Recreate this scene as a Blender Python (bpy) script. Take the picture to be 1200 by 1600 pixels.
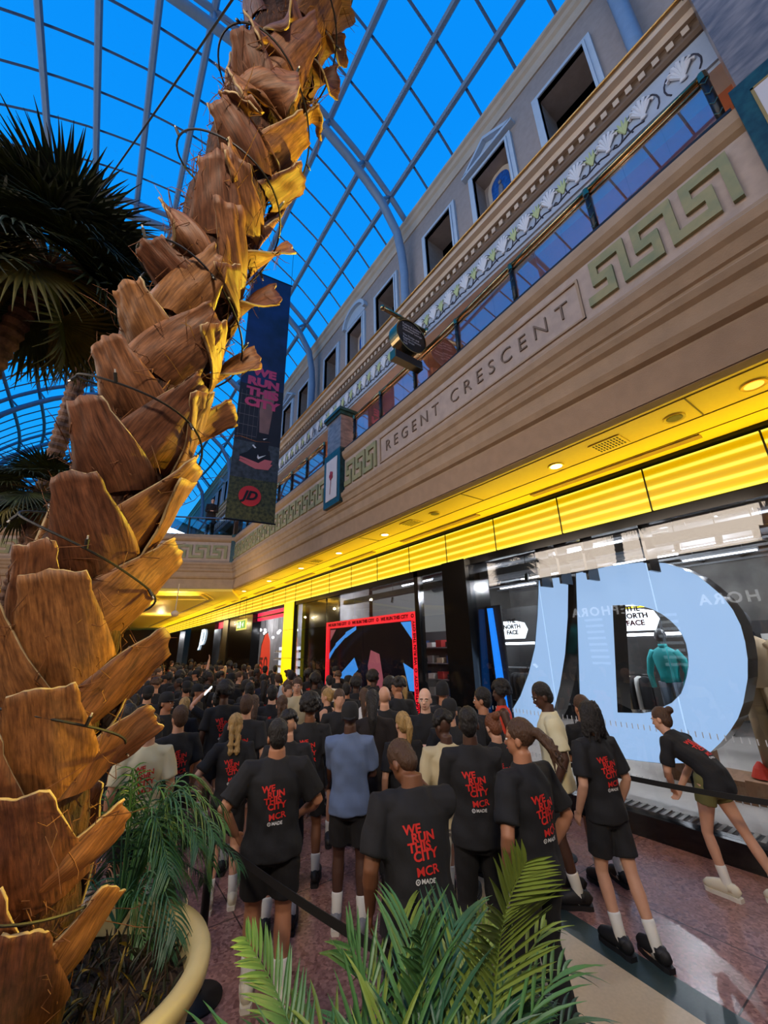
import bpy, bmesh, math, random
import numpy as np
from mathutils import Vector, Matrix
from mathutils.bvhtree import BVHTree
random.seed(7); rs = np.random.RandomState(11)
C = bpy.context.scene.collection
PI = math.pi
for o in list(bpy.data.objects): bpy.data.objects.remove(o)
# ------------------------------------------------------------------ camera
cam_d = bpy.data.cameras.new('camera'); cam = bpy.data.objects.new('camera', cam_d); C.objects.link(cam)
cam_d.sensor_fit = 'VERTICAL'; cam_d.sensor_height = 36.0; cam_d.lens = 36.0*615/1600; cam_d.clip_start = .05; cam_d.clip_end = 400
CR = Matrix(((0.81462155, -0.17089963, -0.55424277), (-0.57956177, -0.27669401, -0.76651718), (-0.02235815, 0.94563933, -0.32444779)))
# columns of the camera matrix are camera x, y, z axes in the world
cam.matrix_world = Matrix.Translation((0, 0, 2.27)) @ CR.to_4x4()
bpy.context.scene.camera = cam
# ------------------------------------------------------------------ exposure
vs = bpy.context.scene.view_settings
vs.view_transform = 'Standard'; vs.look = 'None'; vs.gamma = 1.0; vs.use_curve_mapping = False; vs.exposure = 0.3
# ------------------------------------------------------------------ world: dusk sky
def lin(c):
    return tuple(((x/255)/12.92 if x/255 <= .04045 else ((x/255+.055)/1.055)**2.4) for x in c)
W = bpy.data.worlds.new('dusk'); bpy.context.scene.world = W; W.use_nodes = True
nt = W.node_tree; nt.nodes.clear()
wo = nt.nodes.new('ShaderNodeOutputWorld'); bg = nt.nodes.new('ShaderNodeBackground')
tc = nt.nodes.new('ShaderNodeTexCoord'); sx = nt.nodes.new('ShaderNodeSeparateXYZ'); rp = nt.nodes.new('ShaderNodeValToRGB')
nt.links.new(tc.outputs['Generated'], sx.inputs[0]); nt.links.new(sx.outputs['Z'], rp.inputs[0]); nt.links.new(rp.outputs[0], bg.inputs[0]); nt.links.new(bg.outputs[0], wo.inputs[0])
rp.color_ramp.elements[0].position = 0.05; rp.color_ramp.elements[0].color = (*lin((70, 165, 228)), 1)
rp.color_ramp.elements[1].position = 0.9; rp.color_ramp.elements[1].color = (*lin((8, 138, 238)), 1)
e = rp.color_ramp.elements.new(.4); e.color = (*lin((20, 158, 246)), 1)
bg.inputs[1].default_value = .92
# ------------------------------------------------------------------ lamps of the mall and added fill lights
def area(name, loc, rot, sx_, sy_, power, col, spread=None):
    d = bpy.data.lights.new(name, 'AREA'); d.shape = 'RECTANGLE'; d.size = sx_; d.size_y = sy_; d.energy = power; d.color = col
    if spread: d.spread = spread
    o = bpy.data.objects.new(name, d); C.objects.link(o); o.location = loc; o.rotation_euler = rot; return o
def spot(name, loc, target, power, col, size=60, blend=.6, rad=.06):
    d = bpy.data.lights.new(name, 'SPOT'); d.energy = power; d.color = col; d.spot_size = math.radians(size); d.spot_blend = blend; d.shadow_soft_size = rad
    o = bpy.data.objects.new(name, d); C.objects.link(o); o.location = loc
    o.rotation_euler = (Vector(target)-Vector(loc)).to_track_quat('-Z', 'Y').to_euler(); return o
WARM = (1, .74, .48); NEUT = (1, .9, .8)
area('light_facade_fill', (-8.6, 7, 6.6), (0, math.radians(-90), 0), 1.5, 20, 640, (1, .82, .66))  # added warm fill out of view on the left, brightens the facade
area('light_attic_fill', (-5.1, 3, 9.9), (0, math.radians(-92), 0), .5, 18, 420, (.82, .90, 1.0))  # added cool fill out of view, lifts the attic storey
for x_, y_ in ((8.2, 1.2), (8.2, 4.6), (9.6, 2.6), (8.4, 8.0), (11.5, 5.0), (11.0, 9.0), (8.3, 16.5), (8.3, 21.0), (8.3, 26.0)):
    d_ = bpy.data.lights.new('shop_lamp', 'POINT'); d_.energy = 140; d_.color = (.95, .97, 1); d_.shadow_soft_size = .03
    o_ = bpy.data.objects.new('shop_lamp', d_); C.objects.link(o_); o_.location = (x_, y_, 3.95)
area('light_soffit_fill', (5.915, 22, 3.93), (0, math.radians(140), 0), .02, 50, 290, (1, .70, .01))  # added line of light at the fascia foot, brightens the soffit evenly
for y_ in (1.5, 6, 10.5, 15):
    d_ = bpy.data.lights.new('gallery_wall_lamp', 'POINT'); d_.energy = 55; d_.color = (1, .72, .52); d_.shadow_soft_size = .05
    o_ = bpy.data.objects.new('gallery_wall_lamp', d_); C.objects.link(o_); o_.location = (6.9, y_, 7.75)
spot('light_trunk_fill', (4.0, 2.3, 4.35), (.1, 1.95, 3.7), 1500, (1, .72, .05), 80, .7, .1)  # added yellow spot near the balcony beam, lights the trunk's right flank
spot('light_palm_uplight', (.9, 1.2, 1.0), (0, 2.3, 1.8), 30, (1, .60, .2), 95, .9, .1)
spot('light_floor_fill', (-1.0, -1.5, 5.6), (2.4, 3.8, .6), 620, (1, .82, .62), 95, .9, .3)  # added fill from behind the camera for crowd and floor
# ------------------------------------------------------------------ materials
MATS = {}
def mat(name, col, rough=.6, metal=0.0, emit=0.0, var=0.0, vs_=8.0, bump=0.0, bs=40.0, stretch=(1, 1, 1), col2=None, spec=.5, coat=0.0, ecol=None):
    if name in MATS: return MATS[name]
    m = bpy.data.materials.new(name); m.use_nodes = True; n = m.node_tree; b = n.nodes['Principled BSDF']
    c = (*lin(col), 1)
    b.inputs['Base Color'].default_value = c; b.inputs['Roughness'].default_value = rough; b.inputs['Metallic'].default_value = metal
    b.inputs['Specular IOR Level'].default_value = spec
    if coat: b.inputs['Coat Weight'].default_value = coat; b.inputs['Coat Roughness'].default_value = .08
    if emit:
        b.inputs['Emission Color'].default_value = (*lin(ecol or col), 1); b.inputs['Emission Strength'].default_value = emit
    if var or bump:
        t = n.nodes.new('ShaderNodeTexCoord'); mp = n.nodes.new('ShaderNodeMapping'); mp.inputs['Scale'].default_value = stretch
        n.links.new(t.outputs['Object'], mp.inputs[0])
    if var:
        no = n.nodes.new('ShaderNodeTexNoise'); no.inputs['Scale'].default_value = vs_; no.inputs['Detail'].default_value = 5
        n.links.new(mp.outputs[0], no.inputs['Vector'])
        r = n.nodes.new('ShaderNodeValToRGB'); r.color_ramp.elements[0].position = .35; r.color_ramp.elements[1].position = .65
        c2 = lin(col2) if col2 else tuple(x*(1-var) for x in c[:3])
        r.color_ramp.elements[0].color = (*c2, 1); r.color_ramp.elements[1].color = c
        n.links.new(no.outputs[0], r.inputs[0]); n.links.new(r.outputs[0], b.inputs['Base Color'])
    if bump:
        no2 = n.nodes.new('ShaderNodeTexNoise'); no2.inputs['Scale'].default_value = bs; no2.inputs['Detail'].default_value = 4
        n.links.new(mp.outputs[0], no2.inputs['Vector'])
        bp = n.nodes.new('ShaderNodeBump'); bp.inputs['Strength'].default_value = bump; bp.inputs['Distance'].default_value = .02
        n.links.new(no2.outputs[0], bp.inputs['Height']); n.links.new(bp.outputs[0], b.inputs['Normal'])
    MATS[name] = m; return m
def glass(name, tint=(235, 240, 245), refl=.04, rough=.01, k=.9):
    m = bpy.data.materials.new(name); m.use_nodes = True; n = m.node_tree; n.nodes.clear()
    o = n.nodes.new('ShaderNodeOutputMaterial'); t = n.nodes.new('ShaderNodeBsdfTransparent'); g = n.nodes.new('ShaderNodeBsdfGlossy'); x = n.nodes.new('ShaderNodeMixShader')
    lw = n.nodes.new('ShaderNodeLayerWeight'); lw.inputs['Blend'].default_value = .5; pw = n.nodes.new('ShaderNodeMath'); pw.operation = 'POWER'; pw.inputs[1].default_value = 4.0
    ma = n.nodes.new('ShaderNodeMath'); ma.operation = 'MULTIPLY_ADD'; ma.inputs[1].default_value = k; ma.inputs[2].default_value = refl; ma.use_clamp = True
    t.inputs[0].default_value = (*lin(tint), 1); g.inputs['Roughness'].default_value = rough
    n.links.new(lw.outputs['Facing'], pw.inputs[0]); n.links.new(pw.outputs[0], ma.inputs[0]); n.links.new(ma.outputs[0], x.inputs[0]); n.links.new(t.outputs[0], x.inputs[1]); n.links.new(g.outputs[0], x.inputs[2]); n.links.new(x.outputs[0], o.inputs[0])
    return m
M = dict(
 stone=mat('stone', (196, 178, 160), .75, var=.14, vs_=3, bump=.15, bs=30),
 stone_brown=mat('stone_brown', (172, 144, 116), .7, var=.15, vs_=5, bump=.15, bs=60),
 stone_band=mat('stone_band', (166, 136, 108), .75, var=.12, vs_=6, bump=.3, bs=120),
 panel=mat('panel_stone', (184, 162, 146), .7, var=.16, vs_=7, bump=.1, bs=50),
 key=mat('key_relief', (158, 148, 104), .7, var=.25, vs_=5, col2=(128, 132, 96)),
 letter=mat('carved_letter', (118, 98, 82), .8),
 frieze=mat('frieze_blue_stone', (160, 172, 190), .7, var=.1, vs_=6),
 frieze_dark=mat('frieze_outline', (52, 52, 66), .8),
 shell=mat('shell_relief', (204, 208, 216), .6),
 leafgreen=mat('palmette_relief', (176, 188, 138), .7),
 dentil=mat('dentil_dark_stone', (112, 92, 76), .8, var=.1),  # darker brown stone of the dentil band
 gold=mat('gilded_rail', (176, 134, 74), .4, metal=.7),
 brass=mat('brass', (150, 134, 100), .22, metal=1),
 iron=mat('black_iron', (22, 22, 26), .4, metal=.3),
 marble=mat('grey_marble', (128, 122, 122), .3, var=.3, vs_=5, col2=(88, 86, 90), stretch=(1, 1, 3)),
 green=mat('green_marble', (34, 74, 74), .3, var=.3, vs_=12, col2=(20, 44, 48)),
 rosepanel=mat('pale_inlay', (206, 198, 196), .4),
 red=mat('red_inlay', (150, 22, 30), .5),
 soffit=mat('soffit_glow_yellow', (244, 214, 84), .55, var=.03, vs_=20),  # white plaster with the fascia's yellow light put into its colour
 trimline=mat('soffit_joint', (120, 100, 40), .7),
 attic=mat('attic_plaster', (158, 144, 138), .85, var=.12, vs_=9, bump=.2, bs=90),
 trim=mat('attic_trim', (176, 190, 206), .7, var=.06),
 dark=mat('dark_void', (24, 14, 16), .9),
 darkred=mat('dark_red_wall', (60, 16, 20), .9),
 steel=mat('roof_steel', (120, 142, 170), .45, var=.08, vs_=10),
 steel_dark=mat('roof_bar', (84, 98, 124), .45),
 black=mat('black_gloss', (14, 14, 16), .12, spec=.6),
 blackm=mat('black_matte', (18, 18, 19), .6),
 white=mat('white', (230, 230, 228), .6),
 shopfloor=mat('shop_floor', (176, 168, 162), .4, var=.08, vs_=3),
 shopceil=mat('shop_ceiling', (66, 68, 72), .8),
 duct=mat('duct', (128, 130, 134), .5, metal=.4),
 tube=mat('strip_light', (245, 248, 255), .5, emit=7),
 shade=mat('spot_black', (15, 15, 15), .5),
)
M['balglass'] = glass('balustrade_glass', (225, 232, 240), .30)
M['shopglass'] = glass('shop_glass', (240, 243, 246), .05)
M['roofglass'] = glass('roof_glass', (250, 252, 255), .0, k=.25)
# ------------------------------------------------------------------ mesh helpers
class MB:
    def __init__(s): s.v = []; s.f = []; s.mi = []
    def add(s, vs, fs, mi=0):
        k = len(s.v); s.v += [tuple(map(float, p)) for p in vs]; s.f += [tuple(i+k for i in f) for f in fs]; s.mi += [mi]*len(fs)
    def box(s, x0, x1, y0, y1, z0, z1, T=None, mi=0):
        vs = [(x, y, z) for x in (x0, x1) for y in (y0, y1) for z in (z0, z1)]
        if T is not None: vs = [tuple(T(v)) for v in vs]
        s.add(vs, [(0, 1, 3, 2), (4, 6, 7, 5), (0, 4, 5, 1), (2, 3, 7, 6), (0, 2, 6, 4), (1, 5, 7, 3)], mi)
    def tube(s, pts, r, n=8, mi=0, caps=True, closed=False, ry=None, ref=(0, 0, 1)):
        pts = [np.array(p, float) for p in pts]; N = len(pts)
        rr = r if hasattr(r, '__len__') else [r]*N
        r2 = rr if ry is None else (ry if hasattr(ry, '__len__') else [ry]*N)
        k = len(s.v); prev = None
        for i, p in enumerate(pts):
            a = pts[(i-1) % N] if (i > 0 or closed) else p; b = pts[(i+1) % N] if (i < N-1 or closed) else p
            d = b-a; d = d/(np.linalg.norm(d)+1e-9)
            if prev is None:
                rf = np.array(ref, float)
                if abs(rf@d) > .95: rf = np.array((1, 0, 0.)) if abs(d[0]) < .9 else np.array((0, 1, 0.))
                u = np.cross(d, rf)
            else: u = prev-d*(prev@d)
            u /= np.linalg.norm(u)+1e-9; prev = u; w = np.cross(d, u)
            for j in range(n):
                t = 2*PI*j/n; s.v.append(tuple(p+u*math.cos(t)*rr[i]+w*math.sin(t)*r2[i]))
        for i in range(N if closed else N-1):
            for j in range(n):
                a = k+i*n+j; b = k+i*n+(j+1) % n; c = k+((i+1) % N)*n+(j+1) % n; d_ = k+((i+1) % N)*n+j
                s.f.append((a, b, c, d_)); s.mi.append(mi)
        if caps and not closed:
            s.f.append(tuple(k+j for j in reversed(range(n)))); s.mi.append(mi)
            s.f.append(tuple(k+(N-1)*n+j for j in range(n))); s.mi.append(mi)
    def lathe(s, prof, c=(0, 0, 0), n=24, mi=0, R=None):
        k = len(s.v)
        for (r, z) in prof:
            for j in range(n):
                t = 2*PI*j/n; p = np.array((r*math.cos(t), r*math.sin(t), z))
                if R is not None: p = R@p
                s.v.append(tuple(p+np.array(c)))
        for i in range(len(prof)-1):
            for j in range(n):
                s.f.append((k+i*n+j, k+i*n+(j+1) % n, k+(i+1)*n+(j+1) % n, k+(i+1)*n+j)); s.mi.append(mi)
    def ell(s, c, r, n=12, mi=0, R=None):
        prof = [(max(1e-4, math.sin(PI*i/(n//2+1))), -math.cos(PI*i/(n//2+1))) for i in range(n//2+2)]
        k = len(s.v); s.lathe(prof, (0, 0, 0), n, mi)
        for i in range(k, len(s.v)):
            p = np.array(s.v[i])*np.array(r)
            if R is not None: p = R@p
            s.v[i] = tuple(p+np.array(c))
    def prism(s, poly, place, d0, d1, mi=0):   # poly 2D; place(u,v,d)->3D
        n = len(poly); k = len(s.v)
        for d in (d0, d1):
            for (u, v) in poly: s.v.append(tuple(map(float, place(u, v, d))))
        s.f += [tuple(k+i for i in range(n)), tuple(k+n+i for i in reversed(range(n)))]; s.mi += [mi]*2
        for i in range(n):
            j = (i+1) % n; s.f.append((k+i, k+n+i, k+n+j, k+j)); s.mi.append(mi)
    def sweep(s, prof, path, mi=0, close=True):  # prof [(d,z)], path fn(i)->(x,y,nx,ny) list
        k = len(s.v); n = len(prof)
        for (x, y, nx, ny, sc) in path:
            for (d, z) in prof:
                dd = d+(sc(z) if sc else 0)
                s.v.append((x+nx*dd, y+ny*dd, z))
        for i in range(len(path)-1):
            for j in range(n if close else n-1):
                a = k+i*n+j; b = k+i*n+(j+1) % n
                s.f.append((a, b, b+n, a+n)); s.mi.append(mi)
        if close:
            s.f.append(tuple(k+j for j in range(n))); s.mi.append(mi)
            s.f.append(tuple(k+(len(path)-1)*n+j for j in reversed(range(n)))); s.mi.append(mi)
    def mesh(s, name):
        me = bpy.data.meshes.new(name); me.from_pydata(s.v, [], s.f)
        if any(s.mi): me.polygons.foreach_set('material_index', s.mi)
        me.update(); return me
    def build(s, name, m, parent=None, smooth=False, recalc=True):
        me = s.mesh(name)
        if recalc:
            bm = bmesh.new(); bm.from_mesh(me); bmesh.ops.recalc_face_normals(bm, faces=bm.faces); bm.to_mesh(me); bm.free()
        for mm in (m if isinstance(m, (list, tuple)) else [m]): me.materials.append(mm)
        o = bpy.data.objects.new(name, me); C.objects.link(o)
        if parent is not None: o.parent = parent
        if smooth: me.polygons.foreach_set('use_smooth', [True]*len(me.polygons))
        return o
def tag(o, label, cat, group=None, kind=None):
    o['label'] = label; o['category'] = cat
    if group: o['group'] = group
    if kind: o['kind'] = kind
    return o
def thing(name, label, cat, loc=(0, 0, 0), rz=0, group=None):
    o = bpy.data.objects.new(name, None); C.objects.link(o); o.location = loc; o.rotation_euler = (0, 0, rz); o.empty_display_size = .1
    return tag(o, label, cat, group)
def struct(o): o['kind'] = 'structure'; return o
def sbox(name, m, *b, T=None):
    q = MB(); q.box(*b, T=T); return struct(q.build(name, m))
TXT = {}
def text_mesh(txt, size=1, bold=.0, shear=0.0, ext=0.0, space=1.0, align='CENTER', split=0):
    c = bpy.data.curves.new('t', 'FONT'); c.body = txt; c.size = size; c.offset = bold; c.shear = shear; c.extrude = ext; c.space_character = space; c.align_x = align; c.align_y = 'CENTER'; c.resolution_u = 3
    o = bpy.data.objects.new('t', c); C.objects.link(o); dg = bpy.context.evaluated_depsgraph_get()
    me = bpy.data.meshes.new_from_object(o.evaluated_get(dg)); bpy.data.objects.remove(o); bpy.data.curves.remove(c)
    v = [tuple(x.co) for x in me.vertices]; f = [tuple(p.vertices) for p in me.polygons]; bpy.data.meshes.remove(me)
    return v, f
def text_obj(name, txt, m, place, parent=None, **k):
    v, f = text_mesh(txt, **k); q = MB(); q.add([place(*p) for p in v], f); return q.build(name, m, parent)
# ================================================================== SETTING
GOFF = [(-3, -.36), (0, -.31), (1, -.25), (2, -.2), (4, -.08), (7, -.01), (12, .0), (60, 0)]
def goff(y): return float(np.interp(y, [a for a, b in GOFF], [b for a, b in GOFF]))
B = 4.33
def fpath(y0, y1, step=1.0, curve=True, base=B):   # facade path; projection d goes towards the street (-X)
    n = max(2, int((y1-y0)/step)+1); out = []
    for i in range(n):
        y = y0+(y1-y0)*i/(n-1); g = -goff(y)
        out.append((base, y, -1, 0, (lambda z, g=g: g*min(1, max(0, (z-4.7)/1.0))) if curve else None))
    return out
BEAM = [(-.12, 4.6), (-.02, 4.62), (-.02, 5.0), (.03, 5.03), (.055, 5.10), (.06, 5.26), (.10, 5.30), (.115, 5.36), (.10, 5.38), (.10, 5.40), (.125, 5.42), (.145, 5.52), (.175, 5.56), (.18, 5.64), (.13, 5.68), (.12, 5.72), (.07, 5.74), (.07, 6.50), (.12, 6.54), (.16, 6.60), (.17, 6.70), (.10, 6.74), (.10, 6.80), (-.25, 6.80), (-.45, 6.5), (-.45, 4.9)]
q = MB(); q.sweep(BEAM, fpath(-3, 16.6, .8)); struct(q.build('wall_right_balcony_beam', M['stone_brown']))
# paler fascia field on the beam
q = MB(); q.sweep([(.05, 5.72), (.085, 5.72), (.085, 6.49), (.05, 6.49)], fpath(-3, 16.5, .8)); struct(q.build('trim_1', M['panel']))
q = MB(); q.sweep([(-.01, 4.63), (.0, 4.63), (.0, 4.97), (-.01, 4.97)], fpath(-3, 16.5, .8)); struct(q.build('trim_2', M['stone_band']))
# Greek key relief
def place_f(y, d, z): return (B-d+goff(y)*min(1, max(0, (z-4.7)/1.0)), y, z)
def key_run(mb, s0, s1, z0, z1, place, period=.42, d0=.08, d1=.125):
    n = int(round((s1-s0)/period)); p = (s1-s0)/n; c = p/6; r = (z1-z0)/5
    def cells(o, a, b, e, f): mb.box(o+a*c, o+b*c, d0, d1, z0+e*r, z0+f*r, T=lambda v: place(v[0], v[1], v[2]))
    for i in range(n):
        o = s0+i*p
        cells(o, 0, 1, 0, 5); cells(o, 1, 5, 4, 5); cells(o, 4, 5, 2, 4); cells(o, 2, 4, 2, 3); cells(o, 2, 3, 0, 2); cells(o, 3, 6, 0, 1)
q = MB(); key_run(q, .04, 1.42, 5.86, 6.42, place_f, .40); struct(q.build('trim_3', M['key']))
q = MB(); key_run(q, 6.02, 7.36, 5.80, 6.38, place_f, .44); key_run(q, 8.3, 16.4, 5.80, 6.38, place_f, .48); struct(q.build('trim_4', M['key']))
# lettering frame
q = MB()
for a in ((1.5, 5.9, 5.79, 5.815), (1.5, 5.9, 6.345, 6.37), (1.5, 1.53, 5.79, 6.37), (5.87, 5.9, 5.79, 6.37)): 
    n = 8 if a[1]-a[0] > 1 else 1
    for i in range(n):
        q.box(a[0]+(a[1]-a[0])*i/n, a[0]+(a[1]-a[0])*(i+1)/n, .08, .11, a[2], a[3], T=lambda v: place_f(*v))
struct(q.build('trim_5', M['stone_brown']))
v, f = text_mesh('REGENT CRESCENT', size=.36, ext=.012, space=1.6, bold=-.004)
xs = [p[0] for p in v]; sc = 4.0/(max(xs)-min(xs))
lt = thing('carved_street_name', 'carved lettering reading REGENT CRESCENT along the stone balcony front', 'lettering')
par = list(range(len(v)))
def find(i):
    while par[i] != i: i = par[i]
    return i
for fc in f:
    for i in fc[1:]: par[find(i)] = find(fc[0])
comp = {}
for fc in f: comp.setdefault(find(fc[0]), []).append(fc)
letters = []
for c in sorted(comp.values(), key=lambda c: min(v[i][0] for fc in c for i in fc)):
    lo = min(v[i][0] for fc in c for i in fc); hi = max(v[i][0] for fc in c for i in fc)
    if letters and lo < letters[-1][1]-.01: letters[-1][2].extend(c); letters[-1][1] = max(hi, letters[-1][1])
    else: letters.append([lo, hi, list(c)])
for lo, hi, c in letters:
    ids = sorted(set(i for fc in c for i in fc)); mp_ = {i: k for k, i in enumerate(ids)}
    q = MB(); q.add([place_f(3.68-v[i][0]*sc, .095+v[i][2]*.8, 6.08+v[i][1]*.92) for i in ids], [tuple(mp_[i] for i in fc) for fc in c]); q.build('letter', M['letter'], lt)
# storefront soffit
q = MB(); q.box(4.4, 6.12, -3, 60, 4.66, 4.9); struct(q.build('ceiling_arcade', M['soffit']))
q = MB()
for x in (4.62, 5.2, 5.62): q.box(x, x+.012, -3, 50, 4.652, 4.662)
for i in range(12): q.box(4.62, 5.2, 1.0+i*3.2, 1.012+i*3.2, 4.652, 4.662)
struct(q.build('trim_6', M['trimline']))
q = MB()
for i in range(7):
    y = 1.2+i*3.6; q.box(5.66, 5.78, y, y+2.4, 4.64, 4.664)
struct(q.build('trim_7', M['stone_band']))
dl_on = mat('downlight_lens', (255, 225, 150), .4, emit=9); dl_or = mat('downlight_lens_orange', (255, 150, 60), .4, emit=2.2)
dlp = [(4.95, .52, 'orange glowing downlight nearest the right edge of the yellow soffit', 2), (4.98, 1.22, 'unlit recessed round speaker in the yellow soffit near the vent', 0), (5.0, 2.7, 'bright recessed downlight left of the ceiling vent grille', 1), (4.95, 5.2, 'dim round recessed fitting by the second vent grille', 0), (5.0, 6.9, 'lit recessed downlight in the middle stretch of soffit', 1), (5.0, 9.0, 'lit recessed downlight before the marble pier in the soffit', 1), (5.0, 11.4, 'small lit downlight far down the yellow soffit', 1), (5.0, 14.2, 'small lit downlight close to the bridge corner', 1), (5.0, 17.2, 'tiny lit downlight beyond the bridge corner', 1)]
for i, (x, y, lab, on) in enumerate(dlp):
    t = thing('downlight', lab, 'ceiling light', (x, y, 4.655), 0, 'round fittings in the yellow soffit')
    q = MB(); q.lathe([(.075, 0), (.105, -.012), (.11, 0), (.11, .01)], n=24); q.build('trim_ring', M['soffit'], t)
    q = MB(); q.lathe([(.0005, -.008), (.078, -.008)], n=20); q.build('lens', [mat('grille_grey', (96, 88, 50), .6), dl_on, dl_or][on], t)
    if on == 1:
        d = bpy.data.lights.new('downlight_lamp', 'SPOT'); d.energy = 22; d.color = (1, .8, .45); d.spot_size = 2.2; d.shadow_soft_size = .05
        o = bpy.data.objects.new('downlight_lamp', d); C.objects.link(o); o.location = (x, y, 4.6)
for i, (x, y) in enumerate(((4.98, 1.95), (4.95, 5.9), (4.95, 10.2))):
    t = thing('ceiling_vent', ['square slotted vent grille between two fittings in the near yellow soffit', 'slotted vent grille in the middle of the soffit run', 'far slotted vent grille in the soffit near the pier'][i], 'vent', (x, y, 4.65), 0, 'soffit vents')
    q = MB(); q.box(-.16, .16, -.19, .19, -.004, .006); q.build('plate', M['soffit'], t)
    q = MB()
    for a in range(9):
        for b in range(4): q.box(-.13+b*.068, -.085+b*.068, -.16+a*.037, -.143+a*.037, -.007, -.004)
    q.build('slots', M['blackm'], t)
# shop front glass wall, black frames, plinth
XS = 6.0
q = MB()
q.box(XS-.07, XS+.12, -3, 13.9, 0, .24)
q.box(XS-.04, XS+.1, -3, 13.9, 3.80, 3.93)
struct(q.build('trim_8', M['black']))
q = MB(); q.box(XS-.03, XS+.2, -3, 50, 4.61, 4.68); q.box(XS+.035, XS+.2, -3, 50, 3.92, 4.6); struct(q.build('wall_right_fascia_backing', M['blackm']))
# yellow light boxes
def stripe_mat():
    m = bpy.data.materials.new('light_box_face'); m.use_nodes = True; n = m.node_tree; b = n.nodes['Principled BSDF']
    t = n.nodes.new('ShaderNodeTexCoord'); s = n.nodes.new('ShaderNodeSeparateXYZ'); n.links.new(t.outputs['Object'], s.inputs[0])
    a = n.nodes.new('ShaderNodeMath'); a.operation = 'MULTIPLY'; a.inputs[1].default_value = 2*PI*4/.6; n.links.new(s.outputs['Z'], a.inputs[0])
    si = n.nodes.new('ShaderNodeMath'); si.operation = 'COSINE'; n.links.new(a.outputs[0], si.inputs[0])
    r = n.nodes.new('ShaderNodeValToRGB'); mr = n.nodes.new('ShaderNodeMapRange'); mr.inputs[1].default_value = -1; mr.inputs[2].default_value = 1
    n.links.new(si.outputs[0], mr.inputs[0]); n.links.new(mr.outputs[0], r.inputs[0])
    r.color_ramp.elements[0].color = (.50, .27, 0, 1); r.color_ramp.elements[1].color = (1.15, .90, .09, 1)
    e = r.color_ramp.elements.new(.6); e.color = (.58, .36, .002, 1)
    b.inputs['Base Color'].default_value = (.2, .14, .01, 1); b.inputs['Roughness'].default_value = .3
    n.links.new(r.outputs[0], b.inputs['Emission Color']); b.inputs['Emission Strength'].default_value = 1.0
    return m
LB = stripe_mat()
ys = [-2.0, -.67, .72, 1.99, 3.31, 4.65, 5.97, 7.24, 8.6, 9.94, 11.3, 12.62, 13.95, 14.93]
y = 14.93
while y < 48: y += 1.33; ys.append(y)
for i in range(len(ys)-1):
    t = thing('light_box_panel', 'yellow backlit fascia panel with four glowing tubes, %s' % (['partly outside the right edge of the frame', 'cut by the right edge', 'largest, nearest the right edge', 'second from the right edge', 'third from the right edge', 'fourth from the right, above the giant letters', 'above the black column', 'above the screen\'s right end', 'above the middle of the screen', 'above the screen\'s left end', 'above the dark glass beside the screen', 'last before the yellow column', 'short one above the yellow column'][i] if i < 13 else 'in the distant run beyond the yellow column'), 'light panel', (XS, (ys[i]+ys[i+1])/2, 4.26), 0, 'yellow fascia panels')
    h = (ys[i+1]-ys[i])/2-.012
    q = MB(); q.box(-.05, -.015, -h, h, -.31, .30); q.build('lit_face', LB, t)
    q = MB(); q.box(-.055, .03, h, h+.02, -.32, .31); q.build('side_trim', M['blackm'], t)
LBV = mat('column_light', (225, 208, 10), .4, emit=.9, ecol=(236, 214, 12))
t = thing('light_column', 'tall yellow lit column where the glass front ends', 'light column', (XS, 14.45, 0))
q = MB()
for k in range(4): q.box(-.09, .1, -.44, .44, .02+k*.98, .985+k*.98)
q.build('lit_face', LBV, t)
q = MB(); q.box(-.06, .1, -.48, .48, 0, 3.94); q.build('core', M['blackm'], t)
# big glass panes with slim joints
pn = [(-3, 2.23), (2.25, 3.9), (3.92, 5.4), (6.1, 7.0), (7.1, 9.4), (9.42, 11.5), (11.6, 13.9)]
for i, (a, b) in enumerate(pn):
    q = MB(); q.box(XS, XS+.012, a, b, .24, 3.80); struct(q.build('window_%d' % (i+1), M['shopglass']))
# columns of the front
sbox('wall_right_column', M['black'], XS-.12, XS+.55, 5.42, 6.08, 0, 3.93)
sbox('trim_9', M['black'], XS-.04, XS+.12, 6.98, 7.12, 0, 3.93)
sbox('wall_right_dark', M['black'], XS+.25, XS+.3, 11.2, 13.95, 0, 3.93)
# hanging glass fins with clips
for i, y in enumerate((2.24, 3.1, 3.55, 3.91)):
    t = thing('glass_fin', ['dark support fin at the top of the glass behind letter D', 'second dark support fin above the gap of the letters', 'dark support fin over the letter J', 'leftmost dark support fin over the letter J'][i], 'support fin', (XS+.1, y, 3.80), 0, 'support fins of the shop glass')
    q = MB(); q.box(-.02, .30, -.02, .02, -.62, 0); q.build('fin', M['black'], t)
    q = MB(); 
    for z in (-.18, -.5): q.ell((-.05, 0, z), (.03, .05, .02), 8)
    q.build('clip', M['iron'], t)
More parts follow.
